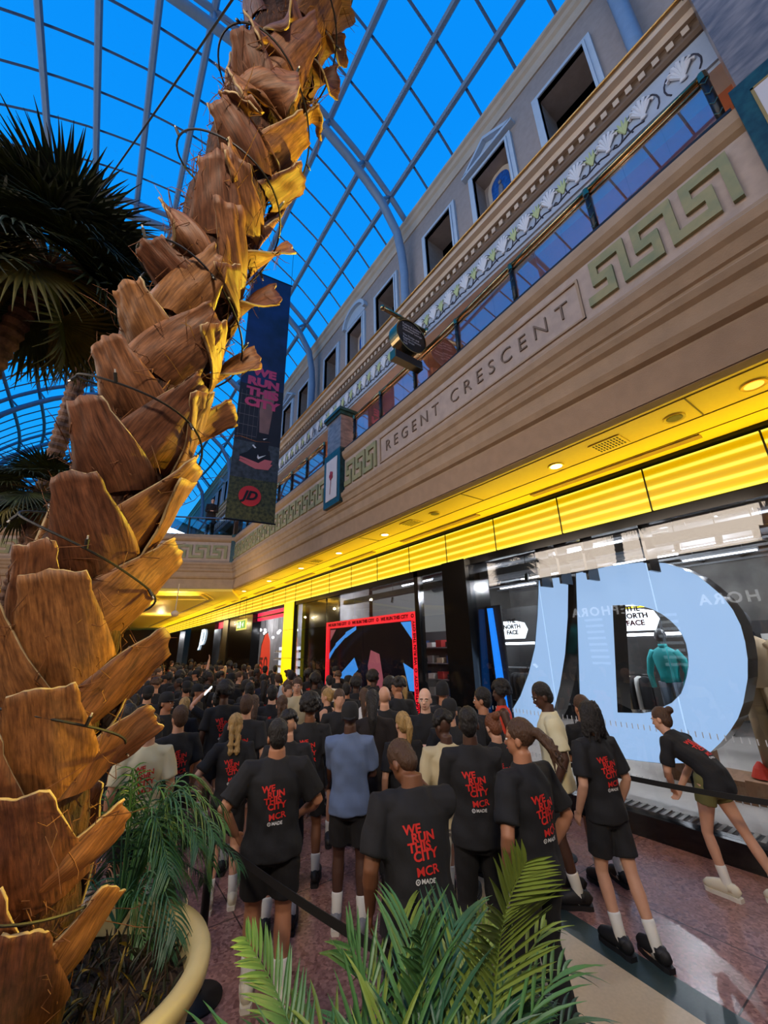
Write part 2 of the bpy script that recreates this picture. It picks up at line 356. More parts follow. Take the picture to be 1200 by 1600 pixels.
# ------------------------------------------------------------------ floor
def floor_mat():
    m = bpy.data.materials.new('terrazzo'); m.use_nodes = True; n = m.node_tree; b = n.nodes['Principled BSDF']
    t = n.nodes.new('ShaderNodeTexCoord'); v = n.nodes.new('ShaderNodeTexVoronoi'); v.inputs['Scale'].default_value = 45
    n.links.new(t.outputs['Object'], v.inputs['Vector']); r = n.nodes.new('ShaderNodeValToRGB'); n.links.new(v.outputs['Color'], r.inputs[0])
    r.color_ramp.elements[0].color = (*lin((96, 62, 60)), 1); r.color_ramp.elements[1].color = (*lin((168, 128, 122)), 1)
    br = n.nodes.new('ShaderNodeTexBrick'); br.offset = 0; br.inputs['Scale'].default_value = 1; br.inputs['Mortar Size'].default_value = .006; br.inputs['Brick Width'].default_value = 1.5; br.inputs['Row Height'].default_value = 1.5
    n.links.new(t.outputs['Object'], br.inputs['Vector']); mx = n.nodes.new('ShaderNodeMix'); mx.data_type = 'RGBA'
    n.links.new(br.outputs['Fac'], mx.inputs[0]); n.links.new(r.outputs[0], mx.inputs[6]); mx.inputs[7].default_value = (.03, .02, .02, 1)
    n.links.new(mx.outputs[2], b.inputs['Base Color']); b.inputs['Roughness'].default_value = .28
    no = n.nodes.new('ShaderNodeTexNoise'); no.inputs['Scale'].default_value = 2; n.links.new(t.outputs['Object'], no.inputs['Vector']); mr = n.nodes.new('ShaderNodeMapRange'); mr.inputs[3].default_value = .18; mr.inputs[4].default_value = .38
    n.links.new(no.outputs[0], mr.inputs[0]); n.links.new(mr.outputs[0], b.inputs['Roughness'])
    return m
q = MB(); q.box(-14, XS-.05, -8, 60, -.1, 0); struct(q.build('floor', floor_mat()))
beige = mat('beige_terrazzo', (196, 178, 148), .35, var=.1, vs_=40); teal = mat('teal_terrazzo', (50, 66, 66), .35, var=.2, vs_=50)
def strip(nm, x0, x1, m, z=.004, a=(-3, 3.6)):
    q = MB(); k = .1
    q.add([(x0+k*a[0], a[0], z), (x1+k*a[0], a[0], z), (x1+k*a[1], a[1], z), (x0+k*a[1], a[1], z)], [(0, 1, 2, 3)]); struct(q.build(nm, m))
strip('trim_10', 2.75, 3.38, beige); strip('trim_11', 3.38, 3.62, teal); strip('trim_12', 1.4, 2.75, teal, .003, (-3, 2.6))
q = MB(); q.lathe([(.62, .004), (1.02, .004)], (.16, 2.95, 0), 48); struct(q.build('trim_13', teal))
# ------------------------------------------------------------------ upper gallery (floor, back wall, ceiling)
def K(x): return x/4.33
sbox('floor_gallery', M['stone'], 4.7, 7.8, -3, 16.5, 6.5, 6.62)
sbox('wall_right_gallery', mat('gallery_wall', (196, 150, 128), .7, var=.1, vs_=3), 7.6, 7.8, -3, 45, 6.6, 9.0)
sbox('ceiling_gallery', mat('gallery_ceiling', (172, 120, 98), .8, var=.08, vs_=5), 4.45, 7.7, -3, 45, 8.0, 8.12)
q = MB()
for i in range(9): q.box(7.35, 7.6, -1+i*2.4, -.7+i*2.4, 6.6, 8.0)
struct(q.build('trim_14', M['stone']))
# balustrade bays
psts = [-.03, 1.19, 2.37, 3.56, 4.74, 5.92, 7.05]; psts2 = [8.6, 9.7, 10.8, 11.9, 13.0, 14.1, 15.2, 16.3]
names_b = ['nearest the right edge with the glowing orange lamp behind', 'second from the right', 'above the letters NT of the carved name', 'beside the round hanging sign', 'above the letters REG', 'ending at the marble pier']
def bal_bay(y0, y1, lab, last, first):
    t = thing('glass_balustrade', 'glass balustrade bay with brass handrail, '+lab, 'balustrade', (0, 0, 0), 0, 'balcony balustrade bays')
    nseg = 3
    def P(y, d, z): return (B-d+goff(y), y, z)
    q = MB()
    for k in range(nseg):
        a = y0+(y1-y0)*k/nseg; b = y0+(y1-y0)*(k+1)/nseg
        vs_ = [P(a, .02, 6.84), P(b, .02, 6.84), P(b, .02, 7.44), P(a, .02, 7.44), P(a, .008, 6.84), P(b, .008, 6.84), P(b, .008, 7.44), P(a, .008, 7.44)]
        q.add(vs_, [(0, 1, 2, 3), (7, 6, 5, 4), (0, 4, 5, 1), (3, 2, 6, 7), (0, 3, 7, 4), (1, 5, 6, 2)])
    q.build('glass_panel', M['balglass'], t)
    q = MB(); q.tube([P(y0+(y1-y0)*k/3, .03, 7.54) for k in range(4)], .035, 10); q.tube([P(y0+(y1-y0)*k/3, .03, 7.45) for k in range(4)], .016, 8); q.build('handrail', M['brass'], t, smooth=True)
    for yy in ([y0] if not last else [y0, y1]):
        q = MB(); q.tube([P(yy, .03, 6.80), P(yy, .03, 7.50)], .036, 10); q.build('post', M['iron'], t, smooth=True)
        for k in range(4):
            z = 6.9+k*.16; q = MB(); q.tube([P(yy-.03, .065, z+.05), P(yy, .072, z), P(yy+.03, .065, z+.05)], .006, 5); q.build('chevron', M['brass'], t)
        q = MB(); q.tube([P(yy, .03, 7.46), P(yy, .03, 7.56)], .045, 10); q.build('rail_bracket', M['brass'], t)
for i in range(6): bal_bay(psts[i], psts[i+1], names_b[i], i == 5, i == 0)
for i in range(7): bal_bay(psts2[i], psts2[i+1], ['just left of the marble pier', 'second left of the marble pier', 'third left of the marble pier', 'half behind the tall banner', 'behind the banner', 'left of the banner', 'at the bridge corner'][i], i == 6, False)
q = MB(); q.sweep([(-.02, 6.80), (.10, 6.80), (.10, 6.835), (-.02, 6.835)], fpath(-.1, 16.5, .8)); struct(q.build('trim_15', M['iron']))
# marble piers
def pier(y0, y1, z1, lab, near=False):
    x0 = B+goff((y0+y1)/2)-.22
    t = thing('marble_pier', lab, 'pier', (x0, (y0+y1)/2, 0)); h = (y1-y0)/2
    q = MB(); q.box(0, .5, -h, h, 5.45, 6.85); q.build('plinth', M['green'], t)
    q = MB(); q.box(-.012, .02, -h+.13, h-.13, 5.60, 6.66); q.build('inlay_panel', M['rosepanel'], t)
    if near:
        q = MB(); 
        for a in ((-h+.11, -h+.13), (h-.13, h-.11)): q.box(-.016, .01, a[0], a[1], 5.58, 6.68)
        q.box(-.016, .01, -h+.11, h-.11, 6.66, 6.68); q.build('gilt_edge', M['gold'], t)
    q = MB(); q.box(.04, .46, -h+.06, h-.06, 6.85, z1-.16); q.build('shaft', M['marble'], t)
    q = MB(); q.box(-.0, .5, -h+.02, h-.02, z1-.16, z1-.08); q.box(-.04, .54, -h-.03, h+.03, z1-.08, z1); q.build('capital', M['green'], t)
    return t, x0
t, x0 = pier(7.4, 8.2, 7.95, 'green and grey marble pier with a red rose panel on the balcony')
q = MB()
for k in range(5):
    a = k*2*PI/5; q.ell((-.02, math.cos(a)*.055, 6.22+math.sin(a)*.07), (.012, .045, .055), 8)
q.ell((-.026, 0, 6.22), (.012, .035, .04), 8); q.tube([(-.02, 0, 6.15), (-.02, .02, 5.95), (-.02, .05, 5.75)], .006, 5)
q.build('rose', M['red'], t)
pier(-1.35, -.12, 9.1, 'large marble pier with green frame cut by the right edge of the picture', True)
q = MB(); q.box(3.98, 4.02, -1.3, -.2, 6.98, 8.9)
# ------------------------------------------------------------------ entablature: frieze, dentils, cornice
FR = [(-.3, 7.95), (.0, 7.95), (.0, 8.0), (.03, 8.0), (.03, 8.04), (.0, 8.05), (.0, 8.56), (-.3, 8.56)]
q = MB(); q.sweep(FR, fpath(-3, 45, 60, False)); struct(q.build('wall_right_frieze', M['frieze']))
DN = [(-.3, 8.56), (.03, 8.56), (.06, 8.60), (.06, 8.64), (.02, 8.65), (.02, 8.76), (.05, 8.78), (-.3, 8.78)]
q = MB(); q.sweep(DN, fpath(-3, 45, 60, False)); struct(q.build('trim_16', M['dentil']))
q = MB()
for i in range(230): q.box(B-.075, B-.01, -1+i*.15, -.93+i*.15, 8.66, 8.755)
struct(q.build('trim_17', M['stone']))
CN = [(-.6, 8.78), (.10, 8.78), (.12, 8.86), (.2, 8.88), (.2, 8.98), (.17, 9.0), (.19, 9.02), (.12, 9.04), (.10, 9.12), (.02, 9.16), (-.5, 9.2), (-.6, 9.2)]
q = MB(); q.sweep(CN, fpath(-3, 45, 60, False)); struct(q.build('trim_18', M['stone']))
q = MB(); q.tube([(B-.225, -3, 8.99), (B-.225, 45, 8.99)], .022, 8); struct(q.build('trim_19', M['gold']))
# shells, palmettes and scrolls of the frieze: repeated stone relief
def shell_mesh():
    q = MB()
    for k in range(7):
        a = math.radians(-66+k*22); q.tube([(-.012, 0, -.13), (-.03, math.sin(a)*.10, -.13+.10+math.cos(a)*.10), (-.012, math.sin(a)*.145, -.1+math.cos(a)*.25)], [.012, .022, .026], 5)
    q.ell((-.02, 0, -.14), (.02, .04, .03), 8)
    return q
sh = shell_mesh(); outl = MB(); 
outl.tube([(-.005, math.sin(a)*.175, -.06+math.cos(a)*.21) for a in [math.radians(-130+i*20) for i in range(14)]], .009, 5)
pal = MB()
for k in range(5):
    a = math.radians(-60+k*30); pal.tube([(-.01, 0, -.12), (-.018, math.sin(a)*.05, .0), (-.008, math.sin(a)*.10, math.cos(a)*.16-.02)], [.01, .02, .008], 5)
scr = MB(); scr.tube([(-.006, -.2, -.19), (-.006, -.1, -.15), (-.006, 0, -.17), (-.006, .1, -.2), (-.006, .16, -.17), (-.006, .13, -.14), (-.006, .11, -.165)], .010, 5)
me_s = sh.mesh('shell_relief'); me_s.materials.append(M['shell']); me_o = outl.mesh('shell_outline'); me_o.materials.append(M['frieze_dark'])
me_p = pal.mesh('palmette'); me_p.materials.append(M['leafgreen']); me_c = scr.mesh('scroll'); me_c.materials.append(M['frieze_dark'])
for i in range(62):
    y = .09+i*.41 if i < 40 else .09+i*.41
    t = thing('shell_ornament', ('carved pale shell with green palmette on the blue frieze, %s from the right pier' % ['first', 'second', 'third', 'fourth', 'fifth', 'sixth', 'seventh', 'eighth', 'ninth', 'tenth'][i]) if i < 10 else 'small carved shell with palmette on the far part of the blue frieze', 'ornament', (B-.0, y, 8.31), 0, 'shell ornaments of the frieze')
    for nm, me in (('shell', me_s), ('outline', me_o)) + ((('palmette', me_p), ('scroll', me_c)) if i % 11 else ()):
        o = bpy.data.objects.new(nm, me); C.objects.link(o); o.parent = t
        if nm in ('palmette', 'scroll'): o.location = (0, .205, 0)
# ------------------------------------------------------------------ attic storey
XA = 4.78; kA = XA/4.33
def zA(z): return 2.27+(z-2.27)*kA
ZT = zA(11.42)
opens = []
for b in range(8):
    y0 = (1.18+b*4.5)*kA
    for j, dy in enumerate((0, 1.36*kA, 2.68*kA)): opens.append((y0+dy, (b, j)))
wz0, wz1 = zA(9.05), zA(10.33); hw = .36*kA
q = MB(); edges = [-3.]
for y, _ in opens: edges += [y-hw, y+hw]
edges.append(45)
for i in range(0, len(edges), 2): q.box(XA, XA+.5, edges[i], edges[i+1], 9.1, ZT)
for y, _ in opens: q.box(XA, XA+.5, y-hw, y+hw, wz1, ZT)
struct(q.build('wall_right_attic', M['attic']))
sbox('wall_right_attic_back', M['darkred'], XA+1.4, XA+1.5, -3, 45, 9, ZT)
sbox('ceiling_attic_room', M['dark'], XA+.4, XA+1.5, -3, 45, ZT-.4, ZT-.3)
q = MB(); q.sweep([(-.3, ZT-.46), (.03, ZT-.46), (.05, ZT-.40), (.02, ZT-.38), (.02, ZT-.2), (.07, ZT-.16), (.09, ZT-.08), (.14, ZT-.05), (.15, ZT), (-.3, ZT+.02)], fpath(-3, 45, 60, False, XA)); struct(q.build('trim_20', M['stone']))
mosaic = mat('blue_mosaic', (30, 96, 178), .4, var=.3, vs_=20, col2=(16, 60, 130)); fig = mat('mosaic_figure', (120, 120, 130), .6, var=.3, vs_=30)
wl = ['nearest the right edge', 'under the triangular pediment with blue mosaic', 'left of the triangular pediment', 'right of the arched pediment, above the round sign', 'under the arched pediment with blue mosaic', 'left of the arched pediment', 'just right of the banner', 'blue mosaic beside the banner', 'beyond the banner']
for n_, (y, (b, j)) in enumerate(opens):
    if n_ > 14: continue
    q = MB(); w = .12
    for a in ((y-hw-w, y-hw, 9.1, wz1+w), (y+hw, y+hw+w, 9.1, wz1+w), (y-hw, y+hw, wz1, wz1+w)): q.box(XA-.06, XA+.02, *a)
    for a in ((y-hw-w*.35, y-hw, 9.1, wz1+w*.4), (y+hw, y+hw+w*.35, 9.1, wz1+w*.4), (y-hw, y+hw, wz1, wz1+w*.4)): q.box(XA-.085, XA+.0, *a)
    struct(q.build('window_%d' % (20+n_), M['trim']))
    if j != 1: sbox('trim_%d' % (40+n_), M['iron'], XA+.2, XA+.24, y-hw, y+hw, wz0+.0, wz0+.42)
    if j == 1:
        sbox('trim_%d' % (60+n_), M['attic'], XA+.3, XA+.34, y-hw, y+hw, 9.1, wz1)
        t = thing('arched_mosaic', 'arched blue mosaic niche with a small figure in the attic window '+('under the triangular pediment' if b == 0 else 'under the arched pediment' if b == 1 else 'beside the tall banner' if b == 2 else 'far beyond the banner'), 'mosaic', (XA+.28, y, wz0+.42), 0, 'blue mosaics of the attic')
        arch = lambda r, z0, z1: [(-r, z0), (r, z0)]+[(r*math.cos(a), z1+r*1.1*math.sin(a)) for a in np.linspace(0, PI, 13)]
        q = MB(); q.prism(arch(.30, 0, .68), lambda u, v, d: (d, u, v), -.03, .02); q.build('niche_frame', M['stone'], t)
        q = MB(); q.prism(arch(.21, .05, .66), lambda u, v, d: (d, u, v), -.04, -.02); q.build('blue_field', mosaic, t)
        q = MB(); q.ell((-.05, .0, .42), (.03, .06, .18), 8); q.ell((-.05, .0, .65), (.03, .04, .05), 8); q.ell((-.05, .05, .30), (.02, .05, .1), 8); q.build('figure', fig, t)
        q = MB(); ww = hw+.22
        if b % 2 == 0:
            for sgn in (-1, 1): q.prism([(sgn*ww, 0), (0, .42), (0, .34), (sgn*(ww-.12), 0)], lambda u, v, d: (XA-d, y+u, wz1+.24+v), 0, .13)
            q.prism([(-ww, -.05), (ww, -.05), (ww, .02), (-ww, .02)], lambda u, v, d: (XA-d, y+u, wz1+.24+v), 0, .13)
            q.prism([(-ww+.16, .02), (ww-.16, .02), (0, .33)], lambda u, v, d: (XA-d, y+u, wz1+.24+v), 0, .03)
        else:
            pts = [(ww*math.cos(a), .5*math.sin(a)) for a in np.linspace(0, PI, 15)]; pin = [((ww-.1)*math.cos(a), .4*math.sin(a)) for a in np.linspace(PI, 0, 15)]
            for i in range(14): q.prism([pts[i], pts[i+1], pin[13-i], pin[14-i]], lambda u, v, d: (XA-d, y+u, wz1+.2+v), 0, .13)
            q.prism(pin, lambda u, v, d: (XA-d, y+u, wz1+.2+v), 0, .03)
        struct(q.build('trim_%d' % (80+n_), M['trim']))
# ------------------------------------------------------------------ glass roof vault
VP = np.array([(4.82, 9.98), (4.2, 10.62), (3.47, 11.2), (2.63, 11.65), (1.8, 11.98), (1.0, 12.16), (.05, 12.2), (-1.03, 12.0), (-1.93, 11.68), (-2.72, 11.27), (-3.4, 10.82), (-4.2, 10.15), (-4.9, 9.4), (-5.4, 8.6)])
VP[:, 1] += 2.27
vd = np.concatenate([[0], np.cumsum(np.linalg.norm(np.diff(VP, axis=0), axis=1))]); VL = float(vd[-1])
def vprof(u, off=0.0):   # point on the roof section at arc length u, moved inwards by off
    f = lambda t: np.array((np.interp(t, vd, VP[:, 0]), np.interp(t, vd, VP[:, 1]))); t = min(max(u, .02), VL-.02)
    d = f(t+.3)-f(t-.3); d /= np.linalg.norm(d); n_ = np.array((-d[1], d[0])); n_ = n_ if n_[1] < 0 else -n_
    return f(u)+n_*off
def u_at(deg):
    us = np.linspace(0, VL, 600); P = [vprof(u) for u in us]; an = [math.degrees(math.atan2(p[1]-2.27, p[0])) for p in P]; return float(us[int(np.argmin(np.abs(np.array(an)-deg)))])
BARS = [u_at(a) for a in (68.3, 72.7, 77.9, 82.4, 86.5, 90.5, 94.8, 99.3, 103.7, 108.5, 113.5, 118.5)]
def spath(s):   # street centre path: straight then bending left
    if s <= 22: return (0., s, 1., 0.)
    th = (s-22)/26.; return (-26*(1-math.cos(th)), 22+26*math.sin(th), math.cos(th), math.sin(th))
def vpt(s, u, off=0.0):
    x, y, nx, ny = spath(s); X, Z = vprof(u, off); return (x+nx*X, y+ny*X, Z)
ss = list(np.arange(-4, 22, 2.6))+list(np.arange(22, 66, 1.2)); na = 32
q = MB()
q.add([vpt(s, VL*j/na, -.10) for s in ss for j in range(na+1)], [(i*(na+1)+j, (i+1)*(na+1)+j, (i+1)*(na+1)+j+1, i*(na+1)+j+1) for i in range(len(ss)-1) for j in range(na)])
struct(q.build('ceiling_glass_vault', M['roofglass'], recalc=False))
q = MB()
for u in BARS: q.tube([vpt(s, u) for s in ss], .068, 6, ref=(0, 0, 1))
struct(q.build('trim_21', M['steel']))
q = MB(); s = .27
while s < 64:
    q.tube([vpt(s, VL*j/24, -.06) for j in range(25)], .028, 4); s += .83
struct(q.build('trim_22', M['steel_dark']))
k = 0; s = 5.25-4.9*2
while s < 62:
    q = MB(); q.tube([vpt(s, VL*j/28) for j in range(29)], .07, 8); x, y, nx, ny = spath(s)
    pts = [(4.5, 9.15), (4.54, 9.8), (4.55, 10.5), (4.50, 11.1), (4.38, 11.75)]+[tuple(vprof(u, .5)) for u in np.linspace(.75, VL-.5, 18)]+[(-4.9, 10.2), (-4.95, 9.3)]
    q.tube([(x+nx*X, y+ny*X, z) for X, z in pts], .10, 10)
    for u in BARS: q.tube([vpt(s, u, .5), vpt(s, u)], .035, 6)
    struct(q.build('trim_%d' % (100+k), M['steel'], smooth=True)); k += 1; s += 4.9
sbox('ceiling_left', M['attic'], -9.4, -5.2, -8, 60, 10.7, 10.9); sbox('wall_left_attic', M['attic'], -5.4, -5.2, -8, 60, 7.6, 10.9)
# end wall and opposite side, under the arcade
sbox('wall_end', mat('far_wall', (92, 66, 44), .8), -14, 14, 52, 52.3, 0, 5.2)
sbox('wall_left', mat('opposite_wall', (128, 106, 84), .7, var=.1), -9.4, -9.2, -8, 60, 0, 12.4)
sbox('wall_back', mat('back_wall', (110, 92, 76), .7), -14, 14, -8.2, -8, 0, 12)
# lettered shop sign on the opposite side, seen only as a reflection in the shop glass
sep = mat('sign_white_lit', (255, 255, 255), .5, emit=1.6)
for yy, zz, s_, lab in ((10.4, 3.75, .62, 'white lit shop sign on the opposite side, farther one'), (4.6, 3.85, .62, 'white lit shop sign on the opposite side, nearer one')):
    t = thing('shop_sign', lab, 'sign', (-9.15, yy, zz), 0, 'opposite shop signs')
    text_obj('sign_text', 'SEPHORA', sep, lambda a, b, c: (c, a, b), t, size=s_, ext=.02, bold=.012, space=1.3)
for yy in (3.2, 7.6, 10.9):
    t = thing('slatted_light_screen', 'stack of white light bars in the opposite shop, %s' % {3.2: 'nearest', 7.6: 'middle', 10.9: 'farthest'}[yy], 'light', (-9.1, yy, 0), 0, 'opposite light bars')
    q = MB()
    for k in range(8): q.box(-.02, .02, -.45, .45, 1.2+k*.3, 1.32+k*.3)
    q.build('bars', mat('bar_glow', (220, 235, 255), .5, emit=.8), t)
# ------------------------------------------------------------------ bridge across the street
bx0, by0 = 4.25, 16.55; bd = np.array((-.925, .38)); bn = np.array((-.38, -.925))  # along, towards viewer
def bpath(a, b): return [(bx0+bd[0]*a, by0+bd[1]*a, bn[0], bn[1], None), (bx0+bd[0]*b, by0+bd[1]*b, bn[0], bn[1], None)]
def bpl(s, d, z): return (bx0+bd[0]*s+bn[0]*d, by0+bd[1]*s+bn[1]*d, z)
q = MB(); q.sweep([(d, z) if d > -.2 else (d-2.5, z) for d, z in BEAM], bpath(-.1, 16)); struct(q.build('wall_end_bridge', M['stone_brown']))
q = MB(); q.sweep([(.05, 5.72), (.085, 5.72), (.085, 6.49), (.05, 6.49)], bpath(0, 16)); struct(q.build('trim_23', M['panel']))
q = MB(); key_run(q, .25, 14.8, 5.82, 6.36, bpl, .66); struct(q.build('trim_24', M['key']))
q = MB(); q.box(-.1, .12, -.02, .14, 5.6, 6.85, T=lambda v: bpl(*v)); struct(q.build('trim_25', M['green']))
for i in range(9):
    t = thing('bridge_balustrade', 'glass balustrade bay on the bridge, '+('first from the corner, where the person stands' if i == 0 else 'second from the corner beside the palm trunk' if i == 1 else 'partly hidden behind the palm trunk'), 'balustrade', (0, 0, 0), 0, 'bridge balustrade bays')
    a = .1+i*1.75
    q = MB(); q.box(a, a+1.7, .0, .012, 6.84, 7.45, T=lambda v: bpl(*v)); q.build('glass_panel', M['balglass'], t)
    q = MB(); q.tube([bpl(a, .02, 7.54), bpl(a+1.75, .02, 7.54)], .035, 8); q.build('handrail', mat('steel_rail', (150, 156, 164), .25, metal=.9), t)
    q = MB(); q.tube([bpl(a, .02, 6.8), bpl(a, .02, 7.52)], .035, 8); q.build('post', M['iron'], t)
q = MB(); q.box(-.1, 16, -3.0, .05, 4.5, 4.6, T=lambda v: bpl(*v)); struct(q.build('ceiling_bridge', M['soffit']))
q = MB()
for i in range(4):
    a = 1.0+i*3.4
    for k, z in ((0, 4.47), (.18, 4.42)):
        for (s0, s1, d0, d1) in ((a+k, a+2.4-k, -.5-k, -.44-k), (a+k, a+2.4-k, -2.5+k, -2.44+k), (a+k, a+k+.06, -2.5+k, -.44-k), (a+2.34-k, a+2.4-k, -2.5+k, -.44-k)): q.box(s0, s1, d0, d1, z, z+.06, T=lambda v: bpl(*v))
struct(q.build('trim_26', M['soffit']))
# gallery and wall continuing beyond the bridge on the right side
q = MB(); q.sweep(BEAM, [(B, 19.5, -1, 0, None), (B, 45, -1, 0, None)]); struct(q.build('wall_right_far_beam', M['stone_brown']))
for x_, y_, e_ in ((2.5, 17.5, 70), (3.0, 13.5, 60), (1.5, 23, 120), (3.5, 30, 120), (0, 36, 120)):
    d_ = bpy.data.lights.new('concourse_lamp', 'POINT'); d_.energy = e_; d_.color = (1, .74, .36); d_.shadow_soft_size = .04
    o_ = bpy.data.objects.new('concourse_lamp', d_); C.objects.link(o_); o_.location = (x_, y_, 4.1)
sbox('ceiling_concourse', M['soffit'], -9.3, 4.4, 20.5, 52, 4.62, 4.9)
# ================================================================== SHOP: giant letters, screen, interior
lit = mat('letter_face', (120, 150, 190), .35, emit=.74, ecol=(178, 212, 252))
DO = [(3.636, 3.415), (3.026, 3.445), (2.522, 3.417), (2.258, 3.35), (2.071, 3.242), (1.916, 3.117), (1.816, 2.979), (1.704, 2.804), (1.641, 2.625), (1.61, 2.431), (1.616, 2.229), (1.642, 2.025), (1.698, 1.8), (1.814, 1.509), (1.908, 1.335), (2.021, 1.186), (2.156, 1.031), (2.285, 0.91), (2.415, 0.823), (2.625, 0.719), (2.872, 0.666), (3.197, 0.638), (3.577, 0.62), (4.073, 0.596)]
DI = [(3.124, 2.819), (2.866, 2.805), (2.699, 2.77), (2.571, 2.712), (2.462, 2.63), (2.383, 2.543), (2.318, 2.443), (2.28, 2.338), (2.262, 2.218), (2.27, 2.085), (2.297, 1.936), (2.352, 1.796), (2.409, 1.68), (2.472, 1.572), (2.608, 1.448), (2.78, 1.36), (2.898, 1.307), (3.024, 1.277), (3.372, 1.25)]
JO = [(4.377, 3.398), (3.772, 3.391), (3.915, 2.684), (4.074, 2.085), (4.264, 1.566), (4.458, 1.159), (4.711, 0.841), (5.034, 0.615), (5.442, 0.481), (5.644, 0.61), (5.642, 0.829), (5.438, 0.984), (5.122, 1.341), (4.876, 1.738), (4.661, 2.207), (4.511, 2.772)]
XL = 6.75
def ring_faces(q, outer, inner, x, mi):
    # face between two closed outlines: triangulated with bmesh
    bm = bmesh.new(); ov = [bm.verts.new((x, y, z)) for y, z in outer]; iv = [bm.verts.new((x, y, z)) for y, z in inner] if inner else []
    es = [bm.edges.new((ov[i], ov[(i+1) % len(ov)])) for i in range(len(ov))]+([bm.edges.new((iv[i], iv[(i+1) % len(iv)])) for i in range(len(iv))] if inner else [])
    r = bmesh.ops.triangle_fill(bm, use_beauty=True, use_dissolve=False, edges=es)
    bm.verts.ensure_lookup_table(); bm.verts.index_update()
    q.add([tuple(v.co) for v in bm.verts], [tuple(v.index for v in f.verts) for f in bm.faces], mi); bm.free()
def rim(q, outl, x0, x1, mi):
    n = len(outl); vs_ = [(x, y, z) for x in (x0, x1) for y, z in outl]; q.add(vs_, [(i, (i+1) % n, n+(i+1) % n, n+i) for i in range(n)], mi)
def grow(o, k):
    c = np.mean(np.array(o), 0); return [tuple(c+(np.array(p)-c)*k) for p in o]
t = thing('giant_letter_sign', 'giant backlit JD letters glowing pale blue behind the shop glass', 'sign')
q = MB(); ring_faces(q, DO, DI, XL, 0); q.build('letter_face', lit, t, recalc=False).name = 'letter_d_face'
q = MB(); ring_faces(q, JO, None, XL, 0); q.build('letter_j_face', lit, t, recalc=False)
q = MB(); rim(q, DO, XL-.02, XL+.42, 0); rim(q, DI, XL-.02, XL+.42, 0); ring_faces(q, DO, DI, XL+.42, 0); q.build('letter_d_return', M['black'], t)
q = MB(); rim(q, JO, XL-.02, XL+.42, 0); ring_faces(q, JO, None, XL+.42, 0); q.build('letter_j_return', M['black'], t)
wood = mat('light_wood', (150, 110, 78), .5, var=.25, vs_=4, stretch=(1, 8, 1))
q = MB(); q.tube([(7.0, 2.63, .05), (6.95, 2.67, .72)], .035, 8); q.tube([(7.05, 4.6, .05), (7.05, 4.62, .9)], .035, 8); q.box(6.88, 7.12, 2.52, 2.74, .0, .05); q.build('stand_leg', M['iron'], t)
t = thing('glass_marking', 'two rows of tiny pale dashes marking the shop glass across the giant letters', 'marking', (5.994, 0, 0)); mk = mat('marking_pale', (200, 205, 210), .6)
for z_, nm in ((1.22, 'upper_dashes'), (.62, 'lower_dashes')):
    q = MB(); yy_ = -1.5
    while yy_ < 5.3: q.box(-.002, 0, yy_, yy_+.010, z_-.03, z_+.03); yy_ += .07
    q.build(nm, mk, t)['kind'] = 'stuff'
# inner floor, grille mat, ceiling, back walls
sbox('floor_shop', M['shopfloor'], XS+.1, 16, -4, 50, -.05, .10)
t = thing('entrance_grille', 'ribbed metal floor grille inside the shop glass', 'grille', (6.12, 0, .1))
q = MB(); q.box(0, .62, -2, 5.2, 0, .012); q.build('tray', M['blackm'], t)
q = MB()
for i in range(72): q.box(.01, .61, -2+i*.1, -1.955+i*.1, .012, .026)
q.build('bars', mat('grille_bar', (150, 144, 140), .45, metal=.5), t)['kind'] = 'stuff'
sbox('ceiling_shop', M['shopceil'], XS+.15, 16, -4, 50, 4.75, 4.9)
sbox('wall_shop_back', mat('shop_back', (128, 126, 124), .7, var=.5, vs_=1.2), 15, 15.2, -4, 50, 0, 4.8)
sbox('wall_shop_side', mat('shop_side', (130, 130, 134), .7), XS+.2, 15, -4.2, -4, 0, 4.8)
sbox('wall_shop_divider', mat('shop_divider', (96, 94, 92), .7), 7.6, 15, 11.3, 11.5, 0, 4.8)
# strip lights
spos = [(8.0, 1.2, 4.3), (8.9, 2.0, 4.2), (9.8, 1.0, 4.25), (10.6, 2.6, 4.2), (8.6, 4.3, 4.25), (9.6, 5.0, 4.2), (11.2, 4.2, 4.2), (8.0, 6.6, 4.2), (9.4, 7.6, 4.2), (11, 7.0, 4.2), (12.4, 3.0, 4.2), (12.6, 5.6, 4.2), (12.2, 8.8, 4.2), (7.4, 8.8, 4.2), (10.6, -.2, 4.2), (13.6, 6.8, 4.2), (8.4, 9.9, 4.2), (13.4, 1.2, 4.2), (8.2, -.9, 4.25), (9.2, -.1, 4.2)]
t0 = None
for i, (x, y, z) in enumerate(spos):
    if t0 is None:
        t = t0 = thing('strip_light', 'x', 'ceiling light', (x, y, 4.25))
        q = MB(); q.box(-.03, .03, -.75, .75, -.03, 0); tb = q.build('tube', M['tube'], t); q = MB(); q.box(-.045, .045, -.78, .78, 0, .05); q.tube([(0, -.5, .05), (0, -.5, .495)], .006, 4); q.tube([(0, .5, .05), (0, .5, .495)], .006, 4); hs = q.build('housing', M['duct'], t)
    else:
        t = t0.copy(); C.objects.link(t); t.location = (x, y, 4.25)
        for c in (tb, hs): d = c.copy(); C.objects.link(d); d.parent = t
    tag(t, 'white strip light on the shop ceiling, '+('above the right curve of letter D' if y < 2.1 and x < 10 else 'deep in the shop behind the letters' if x >= 10 else 'over the rails left of the letters' if y > 6 else 'above the gap between the letters'), 'ceiling light', 'strip lights of the shop ceiling')
rs2 = np.random.RandomState(3)
q = MB()
for i in range(16): q.box(6.3, 15, -3.6+i*.95, -3.55+i*.95, 4.5, 4.58)
